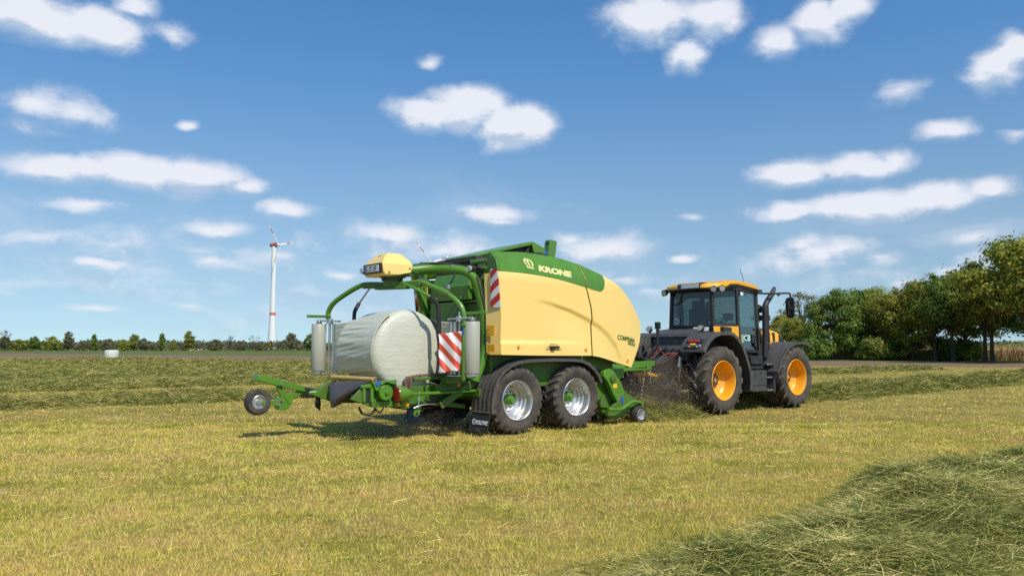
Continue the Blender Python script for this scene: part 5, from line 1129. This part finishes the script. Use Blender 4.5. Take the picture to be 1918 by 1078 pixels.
tag(fl, 'brown chaff and crumbs of soil whirling between the baler and the tractor wheels', 'chaff', kind='stuff')

# brown dust hanging in the same place
def dust_cloud(label, c, r, dens, seed):
    m = bpy.data.materials.new('dust'); m.use_nodes = True; nt = m.node_tree; nt.nodes.remove(nt.nodes['Principled BSDF'])
    v = nt.nodes.new('ShaderNodeVolumePrincipled'); v.inputs['Color'].default_value = (.52, .42, .31, 1); v.inputs['Density'].default_value = dens
    nt.links.new(v.outputs[0], nt.nodes['Material Output'].inputs['Volume'])
    bm = bmesh.new(); bmesh.ops.create_icosphere(bm, subdivisions=3, radius=1)
    for p in bm.verts:
        k = 1 + .22 * math.sin(p.co.x * 3 + seed) * math.cos(p.co.y * 4 + seed) + .12 * math.sin(p.co.z * 7 + p.co.x * 5 + seed)
        q = Vector((p.co.x * r[0] * k, p.co.y * r[1] * k, p.co.z * r[2] * k)); q.z = max(q.z, .03 - c[2]); p.co = q
    me = bpy.data.meshes.new('dust_cloud'); bm.to_mesh(me); bm.free(); me.materials.append(m)
    o = link(bpy.data.objects.new('dust_cloud', me)); o.location = l2w(*c); o.rotation_euler = (0, 0, HEAD); tag(o, label, 'dust', kind='stuff')
dust_cloud('brown dust in the gap between the baler and the tractor', (4.75, -.45, .62), (.9, .8, .62), .30, 1)
dust_cloud('thin brown dust low behind the baler wheels', (-1.0, .1, .16), (1.5, .9, .24), .30, 4)

# ================================================================ TREES
def bark(): return mat('tree_bark', (.075, .058, .042), .9, var=.35, vscale=3, bump=.5, bscale=12)
M['bark'] = bark()
def leaf_mat(name, cols, transl=.38):
    m, nt, b = new_mat(name); N = nt.nodes; L = nt.links
    gm = N.new('ShaderNodeNewGeometry'); tc = N.new('ShaderNodeTexCoord'); oi = N.new('ShaderNodeObjectInfo')
    n1 = N.new('ShaderNodeTexNoise'); n1.inputs['Scale'].default_value = .55; n1.inputs['Detail'].default_value = 3; L.new(tc.outputs['Object'], n1.inputs['Vector'])
    r = N.new('ShaderNodeMapRange'); r.inputs['From Min'].default_value = .35; r.inputs['From Max'].default_value = .65; r.inputs['To Min'].default_value = -.3; r.inputs['To Max'].default_value = .3; L.new(n1.outputs['Fac'], r.inputs['Value'])
    ad = N.new('ShaderNodeMath'); ad.operation = 'ADD'; ad.use_clamp = True; L.new(gm.outputs['Random Per Island'], ad.inputs[0]); L.new(r.outputs[0], ad.inputs[1])
    cr = N.new('ShaderNodeValToRGB'); L.new(ad.outputs[0], cr.inputs[0]); e = cr.color_ramp.elements
    e[0].color = (*cols[0], 1); e[1].color = (*cols[-1], 1)
    for i, c in enumerate(cols[1:-1]): q = e.new((i + 1) / (len(cols) - 1)); q.color = (*c, 1)
    L.new(cr.outputs[0], b.inputs['Base Color']); b.inputs['Roughness'].default_value = .55; b.inputs['Specular IOR Level'].default_value = .3
    tl = N.new('ShaderNodeBsdfTranslucent'); L.new(cr.outputs[0], tl.inputs[0])
    mx = N.new('ShaderNodeMixShader'); mx.inputs[0].default_value = transl; L.new(b.outputs[0], mx.inputs[1]); L.new(tl.outputs[0], mx.inputs[2]); L.new(mx.outputs[0], N['Material Output'].inputs[0])
    return m
M['leafd'] = leaf_mat('dark_green_leaves', [(0.063, 0.121, 0.018), (0.116, 0.189, 0.026), (0.189, 0.251, 0.037), (0.29, 0.34, 0.055)])
M['leafg'] = leaf_mat('green_leaves', [(0.123, 0.165, 0.018), (0.216, 0.254, 0.031), (0.323, 0.342, 0.039), (0.461, 0.419, 0.057)])
M['leafo'] = leaf_mat('olive_brown_leaves', [(0.17, 0.191, 0.023), (0.27, 0.265, 0.033), (0.383, 0.338, 0.042), (0.479, 0.425, 0.067)])
M['leafy'] = leaf_mat('yellow_green_leaves', [(0.12, 0.158, 0.021), (0.195, 0.225, 0.033), (0.285, 0.292, 0.045), (0.39, 0.36, 0.075)])
M['leafs'] = leaf_mat('grey_green_leaves', [(0.096, 0.11, 0.044), (0.154, 0.156, 0.07), (0.211, 0.202, 0.097), (0.288, 0.258, 0.141)])
M['leafdist'] = leaf_mat('haze_tinted_leaves', [(0.094, 0.123, 0.072), (0.124, 0.159, 0.093), (0.154, 0.189, 0.112), (0.207, 0.229, 0.134)])  # distance haze put into the leaf colour, shifted towards grey
def leaves(C, size, r_, out=None):
    n = len(C); nm = r_.normal(size=(n, 3)) * .55
    if out is not None: nm += out
    nm[:, 2] += .35; nm /= np.linalg.norm(nm, axis=1)[:, None]
    a = np.cross(nm, r_.normal(size=(n, 3))); a /= np.linalg.norm(a, axis=1)[:, None]; b_ = np.cross(nm, a)
    s = (size * (.6 + .8 * r_.random(n)))[:, None] * .5
    V = np.stack([C - a * s * 1.2, C + b_ * s * .75, C + a * s * 1.2, C - b_ * s * .75], 1).reshape(-1, 3)
    return V, np.arange(n * 4, dtype=np.int32)
TREE_CACHE = {}
def tree_mesh(seed, H, tr, rx, nc, per, leaf, shape, clump, fork):
    """crown points in clumps through an uneven volume; trunk with limbs towards them"""
    r_ = np.random.default_rng(seed); cz = (H + tr) / 2; rz = (H - tr) / 2; C = []
    while len(C) < nc:
        p = r_.normal(size=3); p /= np.linalg.norm(p); rad = r_.random() ** (1 / 3.0); p = p * (.35 + .65 * rad)
        w = 1.0
        if shape == 'cone': w = max(.12, .95 - .85 * (p[2] + 1) / 2)
        elif shape == 'egg': w = 1 - .28 * (p[2] + .3)
        elif shape == 'flat': w = 1.0 if p[2] > -.4 else .8
        lump = 1 + .22 * math.sin(p[0] * 4 + seed) * math.sin(p[1] * 4 + 2 * seed) + .12 * r_.normal()
        C.append((p[0] * rx * w * lump, p[1] * rx * w * lump, cz + p[2] * rz * (.92 + .08 * lump)))
    C = np.array(C); pts = []; outs = []; mid_ = np.array([0, 0, cz])
    for c in C:
        k = int(per * (.5 + r_.random())); s = clump * (.6 + .7 * r_.random())
        off = r_.normal(size=(k, 3)) * np.array([s, s, s * .62]); pts.append(c + off); o_ = off / s * .8 + (c - mid_) / max(rx, rz) * .7; outs.append(o_)
    P = np.concatenate(pts); U = np.concatenate(outs); kk = P[:, 2] > tr * .72 + .1; P = P[kk]; U = U[kk]
    P[:, 2] = np.minimum(P[:, 2], H * 1.01 + .2 * r_.random(len(P)))
    V, F = leaves(P, leaf, r_, U)
    b = MB(); r0 = max(.08, H * .020)
    top = (r_.normal() * .2, r_.normal() * .2, H * .86)
    b.tube(smooth_path([(0, 0, -.05), (.02 * H * .2, 0, H * .12), (r_.normal() * .12, r_.normal() * .12, tr + .2 * (H - tr)), (r_.normal() * .3, r_.normal() * .3, H * .68), top], 3), [r0 * (1.25 - 1.1 * i / 12) for i in range(13)], n=8)
    for c in C[:fork]:
        z0 = tr * .85 + (c[2] - tr * .85) * .35 * r_.random(); a = Vector((0, 0, max(.3, min(z0, H * .6))))
        e = Vector(c); mid = a.lerp(e, .5) + Vector((0, 0, -.12 * (e - a).length * .4)); b.tube([a, mid, e], [r0 * .45, r0 * .28, r0 * .08], n=5, cap=False)
    return V, F, b
def make_tree(key, name, leafm, **kw):
    if key in TREE_CACHE: return TREE_CACHE[key]
    V, F, b = tree_mesh(**kw)
    cm = raw_mesh('crown', V, F, 4, leafm); tk = b.make('trunk', M['bark'])
    TREE_CACHE[key] = (cm.data, tk.data, leafm); bpy.data.objects.remove(cm); bpy.data.objects.remove(tk); return TREE_CACHE[key]
def plant(key, name, label, cat, loc, rz, s, group, leafm, sz=1., **kw):
    cm, tk, _ = make_tree(key, name, leafm, **kw)
    t = thing(name, label, cat, loc, rz, group); t.scale = (s, s, s * sz)
    for nm, me in (('trunk', tk), ('crown', cm)): link(bpy.data.objects.new(nm, me), t)
    return t
def at(px, d): return ((px - 959) * d / 1450.0, d, 0)     # world spot of a plant seen along that bearing, d metres away
BIG = dict(
    a=dict(seed=11, H=10, tr=2.4, rx=3.9, nc=125, per=150, leaf=.235, shape='egg', clump=.52, fork=16),
    b=dict(seed=23, H=10, tr=3.4, rx=3.5, nc=110, per=150, leaf=.225, shape='flat', clump=.50, fork=18),
    c=dict(seed=37, H=10, tr=1.6, rx=3.7, nc=120, per=145, leaf=.23, shape='egg', clump=.50, fork=14),
    d=dict(seed=51, H=10, tr=3.8, rx=4.1, nc=115, per=150, leaf=.23, shape='flat', clump=.50, fork=20),
    e=dict(seed=61, H=10, tr=.9, rx=3.9, nc=140, per=150, leaf=.23, shape='egg', clump=.52, fork=16),
    s=dict(seed=77, H=10, tr=3.0, rx=3.0, nc=60, per=42, leaf=.24, shape='flat', clump=.40, fork=40))
GR = 'trees along the right edge of the field'
RT = [  # bearing, distance, height, kind, leaf, label
    (1562, 96, 8.7, 'e', 'leafd', 'dark green bushy tree just right of the tractor mirror, lowest of the row'),
    (1612, 97, 8.8, 'e', 'leafd', 'dark green round tree with twin peaks beside the lowest dark tree'),
    (1640, 100, 9.2, 'e', 'leafg', 'green tree peeping out behind the twin peaked dark tree'),
    (1672, 93, 8.2, 'b', 'leafo', 'olive brown tree left of the first visible trunk'),
    (1708, 92, 8.2, 'c', 'leafo', 'olive brown tree with a single clear trunk in the middle of the row'),
    (1748, 90, 9.7, 'b', 'leafo', 'tall olive tree with reddish twin trunks'),
    (1782, 87, 9.8, 'd', 'leafd', 'dark green tree over the black undergrowth, third trunk from the right gap'),
    (1806, 90, 10.3, 'a', 'leafg', 'green tree on a thin trunk left of the trunk pair by the crop field'),
    (1842, 85, 10.2, 'd', 'leafg', 'broad green tree on the left trunk of the pair by the crop field'),
    (1856, 84, 10.2, 'b', 'leafo', 'olive green tree on the leaning right trunk beside the gap'),
    (1925, 74, 12.2, 'd', 'leafg', 'tallest tree, green, overhanging the right edge of the picture'),
    (1965, 80, 11.8, 'a', 'leafd', 'dark tree at the far right behind the tallest one')]
for i, (px, d, h, k, lf, lab) in enumerate(RT):
    plant(k + lf, 'broadleaf_tree', lab, 'tree', at(px, d), i * 2.4, h / 10, GR, M[lf], **BIG[k])
plant('sleafs', 'sparse_tree', 'sparse grey green tree with open branches between the mirror and the dark trees', 'tree', at(1503, 118), .6, .98, None, M['leafs'], **BIG['s'])
plant('cleafo', 'broadleaf_tree', 'low brownish tree behind the bonnet of the tractor', 'tree', at(1462, 112), 2., .62, GR, M['leafo'], **BIG['c'])
plant('aleafg', 'broadleaf_tree', 'low green tree behind the tractor mirror beside the sparse tree', 'tree', at(1487, 104), 1., .55, GR, M['leafg'], **BIG['a'])
SH = dict(seed=5, H=3, tr=.2, rx=1.9, nc=60, per=70, leaf=.24, shape='egg', clump=.36, fork=10)
SR = [(1528, 92, .95, 'leafd', 'dark bush right of the front wheel'),  (1632, 92, .9, 'leafy', 'yellow green bush lit by the sun below the row of trees'), (1652, 93, .9, 'leafd', 'dark bush right of the yellow green bush'), (1688, 94, .95, 'leafo', 'brownish bush beside the single clear trunk'), (1768, 91, .95, 'leafd', 'black shaded bush beside the twin trunks'), (1796, 91, .9, 'leafd', 'black shaded bush between two trunks'), (1820, 90, .75, 'leafg', 'small green bush left of the trunk pair')]
for i, (px, d, s, lf, lab) in enumerate(SR): plant('sh' + lf, 'shrub', lab, 'shrub', at(px, d), i * 1.9, s, 'bushes below the trees', M[lf], **SH)
# far row of trees on the left
FT = dict(r=dict(seed=3, H=10, tr=1.0, rx=3.3, nc=70, per=36, leaf=.62, shape='egg', clump=.55, fork=8), k=dict(seed=9, H=10, tr=.6, rx=2.6, nc=70, per=36, leaf=.6, shape='cone', clump=.42, fork=4), t=dict(seed=15, H=10, tr=1.2, rx=2.2, nc=60, per=34, leaf=.6, shape='egg', clump=.5, fork=8), w=dict(seed=21, H=10, tr=2., rx=3.6, nc=40, per=9, leaf=.45, shape='flat', clump=.5, fork=40), b=dict(seed=29, H=10, tr=.2, rx=6, nc=80, per=34, leaf=.7, shape='egg', clump=.8, fork=4))
D = 330
LT = [(8, 9.0, 'w', 'leafs', 'bare topped tree at the left edge of the picture'), (12, 6.6, 'r', 'leafd', 'dark tree at the left edge below the bare topped one'), (38, 5.0, 'b', 'leafg', 'wide low tree right of the left edge'), (66, 6.6, 'r', 'leafd', 'round dark tree, second rise from the left edge'), (100, 6.4, 'b', 'leafg', 'wide green tree left of the slim pale tree'), (130, 8.2, 't', 'leafs', 'slim pale tree left of the white heap'), (178, 7.4, 'k', 'leafd', 'dark conifer right of the white heap'), (205, 5.2, 'b', 'leafs', 'low grey green tree right of the dark conifer'), (232, 5.0, 'b', 'leafg', 'low green tree above the white wrapped bale'), (253, 7.6, 'r', 'leafy', 'yellow green round tree right of the wrapped bale'), (270, 5.6, 'r', 'leafs', 'small grey tree at the foot of the yellow green round tree'), (305, 7.8, 'k', 'leafd', 'tall dark conifer in the middle of the far row'), (327, 5.2, 'k', 'leafg', 'small green conifer right of the tall one'), (355, 8.6, 't', 'leafy', 'tall yellow tree left of the pink heap'), (405, 5.0, 'b', 'leafs', 'low grey bush right of the pink heap'), (432, 6.6, 'w', 'leafs', 'thin bare tree above the low bushes'), (478, 6.8, 'w', 'leafs', 'thin bare tree nearest the wind turbine'), (450, 4.4, 'b', 'leafs', 'low bush between the two bare trees'), (490, 4.2, 'b', 'leafs', 'low bush left of the turbine foot'), (508, 4.6, 't', 'leafy', 'small yellow green tree before the turbine foot'), (546, 7.9, 'r', 'leafs', 'rounded grey green tree right of the wind turbine'), (582, 7.6, 'r', 'leafd', 'dark tree half hidden by the film roll'), (640, 6.5, 'r', 'leafd', 'dark tree hidden behind the wrapped bale'), (160, 4.6, 'b', 'leafs', 'low bush behind the white heap')]
for i, (px, h, k, lf, lab) in enumerate(LT): plant('f' + k + lf, 'distant_tree', lab, 'tree', at(px, D + (i % 5) * 4), i * 1.7, h / 10, 'far row of trees on the left', M[lf], **FT[k])
def wood(name, label, d, x0, x1, h, n, size, m, seed):
    r_ = np.random.default_rng(seed); x = x0 + (x1 - x0) * r_.random(n); y = d + r_.random(n) * d * .06
    top = h * (.72 + .16 * np.sin(x / (h * 1.3) + seed) + .10 * np.sin(x / (h * .5)) + .07 * np.sin(x / (h * .21)) + .06 * r_.normal(size=n))
    z = top * r_.random(n) ** .6; V, F = leaves(np.stack([x, y, z], 1), size, r_)
    o = raw_mesh(name, V, F, 4, m); tag(o, label, 'wood', kind='stuff'); return o
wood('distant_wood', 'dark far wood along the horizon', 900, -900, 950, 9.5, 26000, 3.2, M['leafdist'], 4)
wood('hedge', 'scrubby hedge joining the far row of trees on the left', 345, -250, 60, 4.8, 20000, .8, M['leafs'], 6)
# pale ripe crop beyond the trees on the right
n = 60000; x = rng.uniform(28, 150, n); t = rng.random(n) ** 2 * 60
fy = 98 - (x - 44) * .72; fy = np.maximum(fy, 20); y = fy + t
k = (x > 38); x, y = x[k], y[k]; m_ = len(x)
M['crop'] = blade_mat('ripe_crop', [(.36, .24, .11), (.44, .30, .14), (.52, .36, .18), (.58, .42, .23)], transl=.2)
d = rng.normal(size=(m_, 3)) * .12 + np.array([0, 0, 1.])
cr = strips('maize_crop', np.stack([x, y, np.zeros(m_)], 1), d, rng.normal(size=(m_, 3)) * .1, rng.uniform(1.0, 1.75, m_), rng.uniform(.04, .10, m_), 2, M['crop'], rng=rng)
tag(cr, 'pale dry maize crop beyond the trees on the right', 'crop', kind='stuff')
b = MB(); b.add([(38, 104, 1.2), (150, 24, 1.2), (190, 70, 1.25), (60, 170, 1.25)], [(0, 1, 2, 3)]); cm_ = b.make('crop_mass', M['crop'], cr)
wood('hedge', 'low green hedge far behind the pale crop on the right', 330, 120, 330, 4.0, 5000, .9, M['leafg'], 8)

# ================================================================ WIND TURBINES, FAR BALE, HEAPS
def turbine(label, px, d, hub, r0, r1, blades_, yaw, spin, bands):
    t = thing('wind_turbine', label, 'wind turbine', at(px, d), 0, 'wind turbines on the horizon')
    b = MB(); zs = [0, .12, .25, .4, .6, .8, 1.0]; rs = [r0, r0 * .86, r0 * .72, r0 * .60, r0 * .52, r1 * 1.15, r1]
    b.lathe([(r, z * hub) for r, z in zip(rs, zs)], ax='z', n=28); tw = b.make('tower', M['twhite'], t, ang=60)
    for z0, z1 in bands:
        ra = interp([(z * hub, r) for r, z in zip(rs, zs)], z0) + .06; rb = interp([(z * hub, r) for r, z in zip(rs, zs)], z1) + .06
        b = MB(); b.lathe([(ra, z0), (rb, z1)], ax='z', n=28); b.make('red_band', M['tred'], tw)
    c, s = math.cos(yaw), math.sin(yaw); dirv = Vector((c, s, 0)); rightv = Vector((-s, c, 0)); up = Vector((0, 0, 1)); H = Vector((0, 0, hub + r1 * .7))
    b = MB(); b.tube([H - dirv * r1 * 2.2, H - dirv * r1 * 1.8, H + dirv * r1 * 1.2, H + dirv * r1 * 2.0], [r1 * .5, r1 * .95, r1 * 1.05, r1 * .7], n=16); b.make('nacelle', M['tred'] if bands else M['twhite'], t, ang=60)
    hubp = H + dirv * r1 * 2.3; b = MB(); b.tube([hubp - dirv * r1 * .4, hubp, hubp + dirv * r1 * .8], [r1 * .7, r1 * .7, r1 * .15], n=16); hb = b.make('rotor_hub', M['twhite'], t, ang=60)
    for k in range(3):
        a = spin + k * 2 * math.pi / 3; e = rightv * math.sin(a) + up * math.cos(a); n_ = e.cross(dirv)
        b = MB(); L = blades_; rings = []
        for q, w in ((0, .026), (.08, .028), (.2, .046), (.5, .034), (.72, .026), (.722, .026), (.86, .020), (.862, .020), (.94, .014), (1.0, .004)):
            cc = hubp + e * L * q; tw_ = .35 * (1 - q); ax_ = (n_ * math.cos(tw_) + dirv * math.sin(tw_)); th = dirv * math.cos(tw_) - n_ * math.sin(tw_)
            rings.append([cc + ax_ * L * w * .9, cc + th * L * w * .22, cc - ax_ * L * w * .5, cc - th * L * w * .22])
        nring = len(rings)
        for i in range(nring - 1):
            b.cur = 1 if i in (3, 4, 7, 8) else 0; b.loft([rings[i], rings[i + 1]], cap=False)
        b.make('rotor_blade', [M['twhite'], M['tred']], hb, ang=60)
    return t
turbine('tall white wind turbine with red band and red nacelle left of the wrapped bale', 510.5, 600, 80, 3.6, 1.7, 21.5, R(-20), R(-43), [(26.2, 28.4)])
turbine('wind turbine whose striped blades rise from behind the wrapping arm', 803, 900, 98.5, 4.2, 1.8, 35, R(-39), R(-50), [])
fb = thing('wrapped_bale', 'single white wrapped bale standing at the far edge of the field', 'bale', at(212, 113), .2)
b = MB(); b.lathe([(0, 0), (.78, 0), (.90, .06), (.94, .16), (.94, 1.0), (.90, 1.12), (.78, 1.17), (0, 1.18)], ax='z', n=40); b.make('bale_body', mat('far_bale_film', (.60, .64, .55), .4, var=.06), fb)
def heap(label, px0, px1, d, h, m, seed):
    r_ = random.Random(seed); x0 = (px0 - 959) * d / 1450; x1 = (px1 - 959) * d / 1450; b = MB(); rings = []
    for k in range(13):
        u = k / 12; x = x0 + (x1 - x0) * u; hh = h * (.55 + .5 * math.sin(u * 3.14) * r_.uniform(.6, 1.1)) * (0.05 if k in (0, 12) else 1)
        rings.append([(x, d - 2.2, 0), (x, d - 1.4, hh * .8), (x, d, hh), (x, d + 1.6, hh * .7), (x, d + 2.4, 0)])
    b.loft(rings, cap=True); o = b.make('heap', m); tag(o, label, 'heap', 'pale heaps before the far trees'); return o
heap('long low white heap before the far trees on the left', 132, 167, 400, .75, mat('white_sheeting', (.70, .66, .60), .6), 1)
heap('pinkish sand heap before the far trees left of the turbine', 358, 392, 400, .95, mat('pink_sand', (.56, .40, .30), .9), 2)
